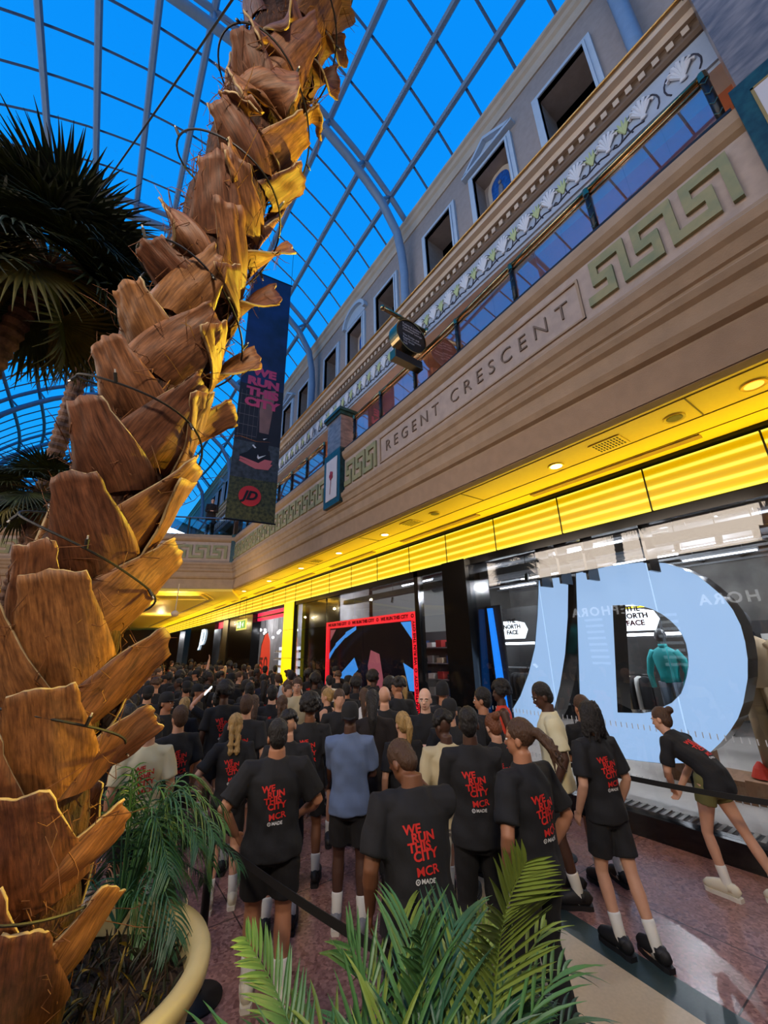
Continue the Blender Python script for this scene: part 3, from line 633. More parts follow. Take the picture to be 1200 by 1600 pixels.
for i in range(10): q.box(6.6+i*.9, 6.64+i*.9, -4, 11, 4.4, 4.46)
struct(q.build('trim_30', M['duct']))
q = MB(); q.tube([(7.4, -4, 4.2), (7.4, 11, 4.2)], .16, 12); q.tube([(10.2, -4, 4.35), (10.2, 11, 4.35)], .2, 12); q.box(6.35, 6.6, -4, 5.2, 4.2, 4.26); struct(q.build('trim_31', mat('duct_dark', (70, 72, 76), .5), smooth=False))
q = MB(); q.box(6.3, 6.5, -4, 11, 3.55, 3.68); struct(q.build('trim_32', mat('beam_dark', (40, 42, 46), .5)))
for i, (y, x) in enumerate(((1.2, 6.9), (1.6, 6.9), (2.1, 6.9), (5.0, 7.3), (8.4, 7.2), (9.6, 7.2))):
    t = thing('track_spotlight', 'small black track spotlight high behind the glass, '+['nearest the right edge', 'second from the right edge', 'third from the right edge, above letter D', 'left of the black column base line', 'above the screen', 'above the left end of the screen'][i], 'spotlight', (x, y, 3.72), 0, 'track spotlights behind the glass')
    q = MB(); q.tube([(0, 0, 1.03), (0, 0, -.08)], .008, 6); q.build('arm', M['shade'], t)
    q = MB(); q.tube([(0, 0, -.06), (-.03, 0, -.2)], .045, 10); q.build('head', M['shade'], t)
# mannequins
def mannequin(name, label, loc, top, leg, sc=1.0, plinth=True):
    t = thing(name, label, 'mannequin', loc); t.scale = (sc,)*3
    q = MB(); q.tube([(0, 0, .95), (0, 0, 1.05), (0, 0, 1.2), (0, 0, 1.35), (0, 0, 1.44), (0, 0, 1.5)], [.15, .14, .17, .19, .16, .06], 14, ry=[.10, .10, .11, .12, .09, .06], ref=(1, 0, 0)); 
    for s in (-1, 1): q.tube([(0, s*.15, 1.42), (.02, s*.23, 1.3), (-.02, s*.27, 1.08), (-.1, s*.22, .88)], [.065, .06, .048, .038], 10)
    q.tube([(0, 0, 1.47), (0, 0, 1.54)], [.075, .065], 10)
    q.build('jacket', top, t, smooth=True)
    q = MB()
    for s in (-1, 1): q.tube([(0, s*.08, .96), (0, s*.1, .5), (.02, s*.12, .08)], [.10, .075, .06], 10)
    q.build('trousers', leg, t, smooth=True)
    q = MB(); q.ell((0, 0, 1.66), (.08, .095, .12), 12); q.tube([(0, 0, 1.5), (0, 0, 1.6)], .045, 8); q.build('head', mat('mannequin_skin', (90, 92, 96), .3), t, smooth=True)
    if plinth: q = MB(); q.box(-.25, .25, -.3, .3, -(loc[2]-.1)/sc, .06); q.build('plinth', wood, t)
    return t
mannequin('mannequin', 'mannequin in a teal long sleeved top seen through letter D', (8.5, 3.22, .52), mat('teal_cloth', (22, 170, 176), .7, bump=.3, bs=12), mat('grey_trousers', (70, 84, 100), .7), 1.1)
mannequin('mannequin', 'mannequin in beige jacket and trousers at the right edge of the shop', (8.2, 1.95, .3), mat('beige_cloth', (196, 172, 140), .8, bump=.3, bs=12), mat('khaki_cloth', (150, 128, 98), .8), 1.35)
q = MB(); q.box(7.8, 8.6, 2.25, 3.0, .10, .16); q.box(7.85, 8.5, 2.35, 2.95, .16, .36); tag(q.build('wooden_display_base', wood), 'low wooden display base behind the lower right of letter D', 'display base')
q = MB(); q.tube([(8.1, 2.2, .4), (8.1, 2.2, .52), (8.1, 2.2, .6)], [.13, .08, .02], 12); tag(q.build('orange_cone_bag', mat('orange_red', (214, 52, 30), .6)), 'small orange red item on the shop floor right of letter D', 'bag')
# clothing rails
gm = [mat('garment_black', (26, 26, 30), .8), mat('garment_grey', (110, 108, 108), .8), mat('garment_beige', (170, 150, 124), .8), mat('garment_blue', (40, 60, 100), .8), mat('garment_white', (200, 200, 198), .8), mat('garment_red', (150, 34, 34), .8)]
def garment(q, x, y, z, h=.62):
    q.tube([(x, y, z), (x, y, z-.04), (x, y, z-.14), (x, y, z-h)], [.05, .2, .24, .21], 8, ry=[.02, .05, .06, .07], ref=(0, 1, 0))
def rail(x, y, n, lab, seed):
    r = np.random.RandomState(seed); t = thing('clothes_rail', lab, 'clothes rail', (x, y, .1))
    q = MB(); L = n*.11/2+.1
    q.tube([(0, -L, 0), (0, -L, 1.5), (0, L, 1.5), (0, L, 0)], .018, 6); q.tube([(-.25, -L, .02), (.25, -L, .02)], .018, 6); q.tube([(-.25, L, .02), (.25, L, .02)], .018, 6); q.build('frame', M['iron'], t)
    for k in range(n):
        q = MB(); garment(q, 0, 0, 1.47, .6+r.rand()*.25); o = q.build('garment', gm[r.randint(0, 6) if r.rand() < .4 else 0], None, smooth=True)
        o.location = (x+r.rand()*.02, y-L+.12+k*.11, .1); o.rotation_euler = (0, 0, r.uniform(-.15, .15))
        tag(o, 'garment hanging on the clothes rail, '+lab.split(',')[-1].strip(), 'garment', 'garments on the rail '+lab.split(',')[-1].strip())
rail(9.6, 4.6, 9, 'black clothes rail, behind the gap of the giant letters', 1); rail(9.2, 6.6, 10, 'black clothes rail, left of letter J', 2); rail(10.4, 3.0, 9, 'black clothes rail, behind the teal mannequin', 3); rail(11.4, 7.6, 10, 'black clothes rail, deep in the shop under the white sign', 4); rail(10.0, .6, 10, 'black clothes rail, near the right edge', 5)
# wall bays with brand sign
t = thing('wall_display_bay', 'dark wall bay with white lit THE NORTH FACE sign and shelves', 'display', (12.2, 8.9, .1))
q = MB(); q.box(0, .3, -1.6, 1.6, 0, 3.4); q.build('back_panel', M['blackm'], t)
q = MB(); 
for k in range(3): q.box(-.35, 0, -1.5, 1.5, .4+k*.5, .43+k*.5)
q.build('shelf', M['duct'], t)
q = MB(); q.box(-.40, -.34, -1.6, 1.6, 2.15, 2.22); q.box(-.40, -.34, -.9, -.84, .6, 2.15); q.box(-.40, -.34, .84, .9, .6, 2.15); q.build('light_strip', M['tube'], t)
q = MB(); q.prism([(-.55, -.28), (.4, -.28), (.55, .0), (.45, .22), (.1, .30), (-.55, .30)], lambda u, v, d: (-.36-d, u*-1, 2.62+v), 0, .04); q.build('sign_plate', mat('white_lit_plate', (240, 245, 250), .4, emit=1.5), t)
v, f = text_mesh('THE\nNORTH\nFACE', size=.2, bold=.008, ext=.004); q = MB(); q.add([(-.41-p[2], .05-p[0], 2.73+p[1]*.95+.0) for p in v], f); q.build('sign_lettering', M['black'], t)
t = thing('wall_display_bay', 'dark wall bay with white lit THE NORTH FACE sign seen through letter D', 'display', (12.6, 5.1, .1))
q = MB(); q.box(0, .3, -1.3, 1.3, 0, 3.2); q.build('back_panel', M['blackm'], t)
q = MB(); q.box(-.40, -.34, -1.2, 1.2, 2.3, 2.37); q.box(-.40, -.34, .84, .9, .6, 2.15); q.build('light_strip', M['tube'], t)
q = MB(); q.prism([(-.55, -.28), (.4, -.28), (.55, .0), (.45, .22), (.1, .30), (-.55, .30)], lambda u, v, d: (-.36-d, -u, 2.72+v), 0, .04); q.build('sign_plate', MATS['white_lit_plate'], t)
q = MB(); q.add([(-.41-p[2], .05-p[0], 2.83+p[1]*.95) for p in v], f); q.build('sign_lettering', M['black'], t)
q = MB(); q.box(-.36, -.33, -1.25, 1.25, 3.05, 3.1); q.box(-.36, -.33, 1.2, 1.25, .3, 3.1); q.build('yellow_strip', mat('yellow_tube', (240, 220, 30), .4, emit=1.2), t)
# shelves of shoes deep in the shop
for i, (x, y, lab) in enumerate(((13.8, 2.6, 'right of letter D'), (11.0, 10.2, 'behind the screen'), (9.0, 9.6, 'between the screen and the black column'))):
    t = thing('shoe_shelf', 'dark shelf unit with pale boxes, '+lab, 'shelf', (x, y, .1), 0, 'shoe shelves')
    q = MB(); q.box(0, .4, -.9, .9, 0, 2.6); q.build('back_panel', M['shopceil'], t)
    q = MB()
    for k in range(5): q.box(-.3, 0, -.9, .9, .3+k*.45, .33+k*.45)
    q.build('shelf_board', M['duct'], t)
    for k in range(5):
        for j in range(4):
            q = MB(); q.box(-.14, .14, -.12, .12, 0, .14+.06*((k+j) % 2)); o = q.build('shoe_box', gm[(k*3+j*5) % 6]); o.location = (x-.16, y-.66+j*.42, .435+k*.45)
            tag(o, 'shoe box on the shelf unit '+lab, 'box', 'shoe boxes '+lab)
# screen with red frame
redlit = mat('red_lit', (236, 28, 44), .4, emit=1.0); 
SX = 6.22
t = thing('video_screen', 'large video screen in a red lit frame with running text', 'screen', (SX, 0, 0))
y0, y1, z0, z1 = 7.35, 11.9, .55, 3.06; w = .2
q = MB(); q.box(-.03, .1, y0, y1, z1-w, z1); q.box(-.03, .1, y0, y0+w, z0, z1-w); q.box(-.03, .1, y1-w, y1, z0, z1-w); q.build('frame', redlit, t)
q = MB(); q.box(.0, .1, y0+w, y1-w, z0, z1-w); q.build('display', mat('screen_black', (12, 12, 18), .15, emit=.25, ecol=(22, 20, 30)), t)
sb = mat('screen_blue', (60, 140, 220), .3, emit=.9); sp = mat('screen_pink', (170, 90, 100), .3, emit=.5); sw = mat('screen_white', (200, 210, 230), .3, emit=.8)
def yz(u, v, d): return (-.004-d, u, v)
q = MB()
pts = [(11.7, 2.05), (11.3, 2.35), (10.7, 2.65), (10.1, 2.84)]
for i in range(3):
    a, b = pts[i], pts[i+1]; q.prism([(a[0], a[1]-.1), (b[0], b[1]-.08), (b[0], b[1]+.02), (a[0], a[1]+.06)], yz, 0, .006)
q.prism([(11.5, .9), (11.2, .95), (10.0, 1.7), (10.2, 2.0), (10.9, 1.6)], yz, 0, .006); q.prism([(7.55, 1.3), (7.75, 1.3), (7.95, 1.9), (7.55, 1.75)], yz, 0, .006); q.prism([(8.0, 2.84), (7.6, 2.84), (7.55, 2.4)], yz, 0, .006)
q.build('picture_blue_area', sb, t)
q = MB(); q.prism([(9.0, .8), (9.35, 1.0), (9.5, 1.8), (9.35, 2.2), (8.95, 2.1), (8.8, 1.5)], yz, 0, .006); q.prism([(11.65, 2.5), (11.3, 2.82), (11.65, 2.82)], yz, 0, .006); q.build('picture_pink_area', sp, t)
q = MB(); q.prism([(10.6, .7), (9.6, .7), (9.7, .78), (10.6, .78)], yz, 0, .008); q.prism([(11.0, 1.0), (10.8, 1.0), (10.8, 1.35), (11.0, 1.35)], yz, 0, .008); q.prism([(10.1, .95), (9.9, .95), (9.85, 1.35), (10.1, 1.3)], yz, 0, .008); q.build('picture_white_area', sw, t)
v, f = text_mesh('WE RUN THIS CITY   O   WE RUN THIS CITY   O   WE RUN THIS CITY   O', size=.12, bold=.003, ext=.003); wd = max(p[0] for p in v)*2
q = MB(); q.add([(-.035-p[2], 9.6-p[0]*(4.3/wd), 2.96+p[1]) for p in v], f)
v, f = text_mesh('WE RUN THIS CITY  O  WE RUN THIS CITY', size=.12, bold=.003, ext=.003); wd = max(p[0] for p in v)*2
q.add([(-.035-p[2], 7.45+p[1], 1.75+p[0]*(2.2/wd)) for p in v], f); q.build('frame_lettering', M['black'], t)
# small blue lit panel beside the column
t = thing('blue_lit_panel', 'narrow bright blue lit panel just right of the black column', 'panel', (6.35, 5.28, 0)); q = MB(); q.prism([(-.16, .6), (.0, .6), (.08, 2.95), (-.02, 2.95)], lambda u, v, d: (d, u, v), 0, .06); q.build('lit_panel', mat('bluelit', (30, 130, 240), .4, emit=1.0), t); q = MB(); q.box(.06, .1, -.2, .12, .1, 3.0); q.build('backing', M['blackm'], t)
# far shop: pink header, black walls, small letters
pink = mat('pink_header', (226, 20, 80), .4, emit=.8)
t = thing('pink_header', 'pink red lit header band beyond the yellow column', 'light panel', (6.3, 0, 0)); q = MB(); q.box(0, .1, 15.0, 19.1, 3.55, 3.9); q.box(0, .1, 24.25, 26.25, 3.55, 3.9); q.build('band', pink, t); q = MB(); q.box(-.01, 0, 15.6, 19.6, 3.68, 3.74); q.build('band_mark', M['black'], t)
for i, (a, b) in enumerate(((19.2, 23.2), (26.3, 33.5), (38, 46))): sbox('wall_right_black_%d' % i, M['black'], 6.1, 6.5, a, b, 0, 3.9)
sbox('wall_right_black_3', mat('dark_bronze', (52, 44, 24), .3), 6.05, 6.5, 23.2, 24.2, 0, 3.9)
t = thing('shop_letters', 'small white glowing JD letters on the far black wall', 'sign', (6.05, 29.2, 3.1)); text_obj('lettering', 'JD', mat('white_glow', (210, 232, 250), .4, emit=1.3), lambda a, b, c: (-c, -a, b), t, size=1.4, ext=.02, shear=.35, bold=.008)
t = thing('exit_sign', 'green running-man exit sign hanging below the fascia', 'exit sign', (5.75, 19.7, 3.42)); q = MB(); q.box(-.02, .02, -.75, .75, -.24, .24); q.build('housing', mat('exit_yellowgreen', (196, 200, 90), .4, emit=.7), t)
q = MB(); q.box(-.03, -.02, -.62, .62, -.17, .17); q.build('face', mat('exit_green', (30, 140, 40), .4, emit=.8), t)
q = MB(); q.box(-.036, -.03, .0, .2, -.14, .14); q.prism([(-.18, .0), (-.38, .12), (-.38, -.12)], lambda u, v, d: (-.03-d, u, v), 0, .006); q.tube([(-.034, .45, .12), (-.034, .4, 0), (-.034, .5, -.12)], .025, 6); q.tube([(-.034, .4, 0), (-.034, .3, -.12)], .02, 6); q.build('pictogram', mat('exit_white', (235, 240, 230), .4, emit=1), t)
q = MB(); q.tube([(0, -.5, .24), (0, -.5, 1.2)], .01, 5); q.tube([(0, .5, .24), (0, .5, 1.2)], .01, 5); q.build('hanger', M['iron'], t)
# bright interior of the far shop
farw = mat('far_shop_wall', (150, 146, 146), .7, var=.3, vs_=2); sbox('wall_far_shop', farw, 9.5, 9.7, 14, 46, 0, 4.8)
r = np.random.RandomState(5)
for i in range(26):
    t = thing('shop_pendant_lamp', 'small round white lamp glowing in the far shop beyond the yellow column', 'lamp', (6.9+r.rand()*2, 15.2+r.rand()*10, 2.9+r.rand()*.5), 0, 'round lamps in the far shop'); q = MB(); q.ell((0, 0, 0), (.07, .07, .07), 8); q.build('bulb', M['tube'], t); q = MB(); q.tube([(0, 0, .06), (0, 0, 4.75-t.location[2])], .008, 4); q.build('cord', M['iron'], t)
for i in range(8):
    x, y = 8.9, 15.4+i*1.1
    t = thing('backlit_shelf', 'backlit white shelf in the far shop', 'shelf', (x, y, .1), 0, 'backlit shelves of the far shop'); q = MB(); q.box(.3, .35, -.5, .5, 0, 2.3); q.build('back_panel', mat('backlit', (215, 222, 232), .5, emit=.7), t)
    q = MB(); 
    for k in range(5): q.box(0, .3, -.5, .5, .4+k*.4, .43+k*.4)
    q.build('shelf_board', M['white'], t)
    q = MB()
    for k in range(5):
        for j in range(3): q.box(.05, .25, -.42+j*.32, -.22+j*.32, .43+k*.4, .52+k*.4)
    q.build('goods', gm[(i*2) % 6 if i % 2 else 0], t)
# feather flag
t = thing('feather_flag', 'red feather flag with vertical RUN CITY lettering by the yellow column', 'flag', (5.45, 15.4, 0))
q = MB(); q.tube([(0, .52, 0), (0, .50, 1.6), (0, .40, 2.45), (0, .1, 2.85), (0, -.2, 2.9)], .018, 6); q.build('pole', M['iron'], t)
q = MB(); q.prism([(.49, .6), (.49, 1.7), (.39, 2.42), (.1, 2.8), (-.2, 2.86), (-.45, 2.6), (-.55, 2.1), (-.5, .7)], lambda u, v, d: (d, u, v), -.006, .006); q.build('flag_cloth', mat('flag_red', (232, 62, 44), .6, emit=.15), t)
v, f = text_mesh('RUN\nCITY', size=.55, bold=.015, ext=.003); q = MB(); q.add([(-.014-p[2], p[1]*.9+.05, 1.45-p[0]*1.0) for p in v], f); q.build('flag_lettering', mat('flag_dark', (90, 20, 26), .6), t)
q = MB(); q.box(-.2, .2, .3, .75, 0, .03); q.build('base_plate', M['iron'], t)
# ================================================================== HANGING THINGS
t = thing('hanging_banner', 'tall printed banner with running shoe, WE RUN THIS CITY and red JD disc', 'banner', (2.50, 8.62, 0), -.12)
W2, ZB, ZT2 = .54, 5.02, 12.3
bprint = mat('banner_navy', (26, 44, 92), .6, var=.4, vs_=1.5, col2=(16, 24, 52)); bgr = mat('banner_asphalt', (74, 80, 86), .7, var=.4, vs_=9, col2=(44, 50, 52)); bmoss = mat('banner_moss', (92, 92, 52), .7, var=.6, vs_=14, col2=(36, 44, 26)); bdark = mat('banner_dark', (30, 28, 36), .7, var=.3, vs_=3)
for nm, a, b, mm in (('printed_sky_area', 8.6, ZT2, bprint), ('printed_wall_area', 7.0, 8.6, bdark), ('printed_asphalt_area', 6.05, 7.0, bgr), ('printed_moss_area', ZB, 6.05, bmoss)):
    q = MB(); q.box(-W2, W2, -.006, .006, a, b); q.build(nm, mm, t)
q = MB(); q.tube([(-W2-.03, 0, ZB), (W2+.03, 0, ZB)], .02, 8); q.tube([(-W2-.03, 0, ZT2), (W2+.03, 0, ZT2)], .02, 8); q.build('batten', M['iron'], t)
q = MB(); q.tube([(-W2, 0, ZT2), (-W2, 0, 14.05)], .006, 4); q.tube([(W2, 0, ZT2), (W2, 0, 13.7)], .006, 4); q.build('suspension_wire', M['iron'], t)
def fr(u, v, d): return (u, -.008-d, v)
q = MB(); q.prism([(.02, 8.5), (.34, 8.6), (.30, 8.0), (.24, 7.3), (.02, 7.3), (-.02, 7.9)], fr, 0, .003); q.build('printed_leg', mat('banner_skin', (146, 108, 100), .7, var=.4, vs_=2), t)
q = MB(); q.prism([(-.03, 7.3), (.26, 7.3), (.27, 6.75), (-.06, 6.75)], fr, 0, .004); q.prism([(-.38, 6.62), (-.22, 6.72), (-.05, 6.95), (.05, 6.85), (.3, 6.85), (.36, 6.5), (.1, 6.42), (-.35, 6.52)], fr, 0, .005); q.build('printed_shoe', mat('banner_black', (16, 14, 20), .7), t)
q = MB(); q.prism([(-.38, 6.54), (0, 6.42), (.34, 6.50), (.38, 6.6), (.2, 6.6), (.06, 6.48), (-.36, 6.58)], fr, .003, .008); q.prism([(-.36, 6.52), (-.38, 6.46), (0, 6.32), (.3, 6.34), (.39, 6.5), (.34, 6.5), (.0, 6.42)], fr, 0, .008); q.build('printed_sole', mat('banner_coral', (214, 110, 110), .7), t)
q = MB(); q.prism([(.02, 6.62), (.05, 6.58), (.22, 6.72), (.06, 6.64), (.03, 6.7)], fr, .005, .012); q.prism([(.12, 7.14), (.14, 7.12), (.22, 7.18), (.14, 7.15)], fr, .005, .012); q.prism([(-.12, 6.92), (-.05, 6.85), (-.02, 6.87), (-.09, 6.94)], fr, .005, .012); q.build('printed_shoe_mark', M['white'], t)
q = MB()
for k in range(5): q.box(-.5, -.05, -.010, -.007, 7.15+k*.28, 7.16+k*.28); q.box(-.48+k*.11, -.475+k*.11, -.010, -.007, 7.05, 8.4)
q.build('printed_fence', mat('banner_wire', (110, 100, 100), .7), t)
v, f = text_mesh('WE\nRUN\nTHIS\nCITY', size=.36, bold=.022, ext=.002); q = MB(); q.add([(p[0]*1.05+.02, -.014-p[2], 8.56+p[1]*.86) for p in v], f); q.build('printed_slogan', mat('banner_pink', (196, 66, 104), .7), t)
q = MB(); q.prism([(.25*math.cos(a)-.06, 5.62+.25*math.sin(a)) for a in np.linspace(0, 2*PI, 28, endpoint=False)], fr, .002, .008); q.build('printed_disc', mat('banner_red', (216, 44, 48), .6), t)
v, f = text_mesh('JD', size=.3, bold=.012, shear=.3, ext=.002); q = MB(); q.add([(p[0]-.07, -.02-p[2], 5.62+p[1]) for p in v], f); q.build('printed_letters', M['blackm'], t)
# round hanging sign
t = thing('round_hanging_sign', 'round black direction sign with brass rim hanging from a brass arm', 'sign', (3.86, 4.455, 7.64))
RX = np.array(Matrix.Rotation(PI/2, 3, 'X'))
q = MB(); q.lathe([(.0005, -.1), (.33, -.1), (.33, .1), (.0005, .1)], n=40, R=RX); q.build('disc', M['blackm'], t)
q = MB(); q.lathe([(.33, -.115), (.352, -.115), (.352, .115), (.33, .115)], n=40, R=RX); q.build('rim', M['brass'], t)
v, f = text_mesh('Toilets & Lockers\nMain Reception\nCustomer Lounge\n\nThe Dome and\nRegent Crescent\nThe Great\nHall', size=.062, ext=.001, align='LEFT'); q = MB(); q.add([(p[0]-.2, -.104-p[2], p[1]+.0) for p in v], f); q.build('sign_lettering', mat('sign_text', (190, 190, 196), .6), t)
q = MB(); q.tube([(-.55, 0, .44), (.50, 0, .44)], .042, 12); q.ell((-.56, 0, .44), (.055, .055, .055), 10); q.ell((.46, 0, .44), (.04, .09, .09), 10); q.build('arm', M['brass'], t, smooth=True)
q = MB(); q.tube([(0, 0, .34), (0, 0, .42)], .02, 8); q.tube([(-.12, 0, -.34), (-.12, 0, -.42)], .012, 6); q.tube([(.12, 0, -.34), (.12, 0, -.42)], .012, 6); q.build('link', M['brass'], t)
q = MB(); q.box(-.36, .26, -.07, .07, -.58, -.42); q.build('lower_box', M['blackm'], t)
q = MB(); q.box(-.372, -.36, -.075, .075, -.59, -.41); q.box(-.37, .27, -.075, .075, -.592, -.58); q.build('lower_box_edge', M['brass'], t)
# gallery wall lamps seen through the balustrade
for i, (x, y, z) in enumerate(((6.3, .95, 8.35-.6), (6.4, 5.6, 7.75), (6.4, 7.4, 7.75))):
    t = thing('gallery_lamp', ['glowing orange round lamp behind the nearest balustrade glass', 'glowing lamp behind the balustrade near the round sign', 'glowing lamp behind the balustrade left of the round sign'][i], 'lamp', (x, y, z), 0, 'gallery lamps')
    q = MB(); q.ell((0, 0, 0), (.09, .09, .06), 12); q.build('globe', mat('lamp_orange', (255, 150, 50), .4, emit=7), t, smooth=True); q = MB(); q.tube([(0, 0, .05), (0, 0, .25)], .02, 8); q.build('stem', M['brass'], t)
    d = bpy.data.lights.new('gallery_lamp_light', 'POINT'); d.energy = 26; d.color = (1, .6, .35); d.shadow_soft_size = .08; o = bpy.data.objects.new('gallery_lamp_light', d); C.objects.link(o); o.location = (x-.12, y, z-.16)
# pendant globe under the bridge, small camera dome left
for i, (x, y, z0, z1, lab) in enumerate(((2.3, 15.9, 3.55, 4.6, 'small pale hanging globe camera below the bridge beside the palm trunk'), )):
    t = thing('pendant_camera', lab, 'camera', (x, y, z0)); q = MB(); q.ell((0, 0, 0), (.13, .13, .11), 12); q.build('dome', M['stone'], t, smooth=True); q = MB(); q.tube([(0, 0, .08), (0, 0, z1-z0)], .02, 6); q.build('rod', M['stone'], t)
# ================================================================== PALM
AX = np.array([[0.017,2.881,0.365],[-0.007,2.743,0.733],[-0.01,2.63,1.082],[-0.083,2.42,1.82],[-0.072,2.242,2.606],[0.019,2.069,3.206],[0.129,1.89,3.904],[0.228,1.669,4.68],[0.342,1.437,5.611],[0.377,1.315,6.11],[0.426,1.145,6.736]])
BOOTS = [[0.313,1.296,5.381,0.106,1.24,5.375,0.16,1.231,5.241,0.13],[0.334,1.243,5.589,0.222,1.166,5.451,0.37,1.112,5.605,0.12],[0.567,1.249,6.118,0.633,1.12,6.073,0.761,1.213,6.208,0.1],[0.598,1.325,5.921,0.668,1.233,5.925,0.728,1.294,5.876,0.1],[0.58,1.382,5.691,0.664,1.31,5.721,0.715,1.357,5.615,0.1],[0.586,1.463,5.412,0.582,1.358,5.26,0.654,1.461,5.338,0.07],[0.318,1.305,5.345,0.437,1.129,5.591,0.478,1.168,5.513,0.14],[0.206,1.358,5.204,0.079,1.282,5.245,0.136,1.239,5.255,0.13],[0.287,1.368,5.098,0.086,1.314,5.01,0.122,1.322,4.859,0.12],[0.26,1.354,5.152,0.396,1.225,5.205,0.412,1.271,5.078,0.12],[0.239,1.448,4.765,0.053,1.372,4.785,0.085,1.349,4.819,0.12],[0.357,1.459,4.855,0.489,1.329,5.044,0.52,1.364,5.039,0.12],[0.279,1.42,4.898,0.091,1.341,4.828,0.137,1.321,4.825,0.13],[0.433,1.597,4.772,0.523,1.438,4.868,0.614,1.567,4.897,0.12],[0.322,1.542,4.548,0.124,1.39,4.552,0.151,1.382,4.555,0.11],[0.072,1.638,4.177,-0.086,1.589,4.237,-0.029,1.55,4.161,0.11],[0.169,1.567,4.351,0.046,1.437,4.472,0.136,1.394,4.525,0.13],[0.419,1.74,4.384,0.566,1.656,4.582,0.597,1.681,4.435,0.12],[0.286,1.56,4.443,0.148,1.387,4.541,0.205,1.389,4.517,0.1],[0.059,1.681,4.003,-0.121,1.664,4.016,-0.078,1.613,4.025,0.12],[0.077,1.699,3.891,0.19,1.527,4.039,0.215,1.542,4.003,0.14],[0.318,1.711,4.12,0.162,1.454,4.291,0.215,1.453,4.293,0.1],[0.395,1.814,4.104,0.532,1.744,4.254,0.568,1.76,4.161,0.12],[-0.023,1.779,3.727,-0.168,1.745,3.812,-0.122,1.684,3.825,0.14],[0.048,1.775,3.595,0.21,1.605,3.79,0.256,1.647,3.728,0.16],[0.347,1.853,3.995,0.214,1.538,4.007,0.258,1.547,4.027,0.09],[0.379,1.925,3.696,0.492,1.862,3.864,0.524,1.87,3.78,0.11],[-0.017,1.833,3.393,-0.194,1.79,3.526,-0.149,1.738,3.544,0.15],[0.069,1.883,3.185,0.227,1.721,3.46,0.259,1.759,3.425,0.17],[0.342,1.947,3.632,0.189,1.627,3.701,0.266,1.641,3.756,0.09],[0.349,1.999,3.384,0.424,1.95,3.52,0.449,1.959,3.469,0.08],[-0.019,1.913,3.062,-0.232,1.854,3.262,-0.159,1.784,3.268,0.16],[0.086,2.022,2.831,0.274,1.895,3.133,0.323,2.001,3.126,0.17],[0.325,2.046,3.21,0.201,1.731,3.396,0.289,1.776,3.447,0.09],[-0.014,2.017,2.713,-0.224,1.885,2.945,-0.113,1.829,2.951,0.17],[0.038,2.103,2.496,0.275,2.124,2.774,0.313,2.171,2.723,0.18],[0.314,2.152,2.785,0.235,1.896,3.041,0.329,2.075,3.076,0.08],[0.084,2.238,2.116,0.306,2.248,2.356,0.327,2.256,2.29,0.18],[-0.039,2.13,2.251,-0.244,1.973,2.568,-0.085,1.924,2.574,0.18],[-0.194,2.126,2.424,-0.258,1.958,2.668,-0.222,1.935,2.68,0.14],[0.111,2.365,1.847,0.305,2.326,2.01,0.342,2.328,1.946,0.18],[-0.026,2.225,1.847,-0.191,2.042,2.139,-0.038,2.016,2.157,0.19],[0.085,2.364,1.508,0.255,2.393,1.632,0.299,2.464,1.532,0.18],[-0.004,2.328,1.461,-0.159,2.106,1.795,-0.045,2.105,1.787,0.19],[0.116,2.469,1.111,0.233,2.362,1.38,0.355,2.553,1.201,0.18],[-0.188,2.311,1.651,-0.294,2.141,1.946,-0.235,2.09,2.005,0.17],[0.024,2.461,0.999,-0.042,2.23,1.343,0.032,2.244,1.313,0.18],[-0.208,2.196,2.14,-0.402,2.224,2.426,-0.34,2.076,2.487,0.16],[-0.1,2.453,1.087,-0.197,2.23,1.461,-0.136,2.197,1.49,0.18]]
def axis(z): return np.array([np.interp(z, AX[:, 2], AX[:, 0]), np.interp(z, AX[:, 2], AX[:, 1]), z])
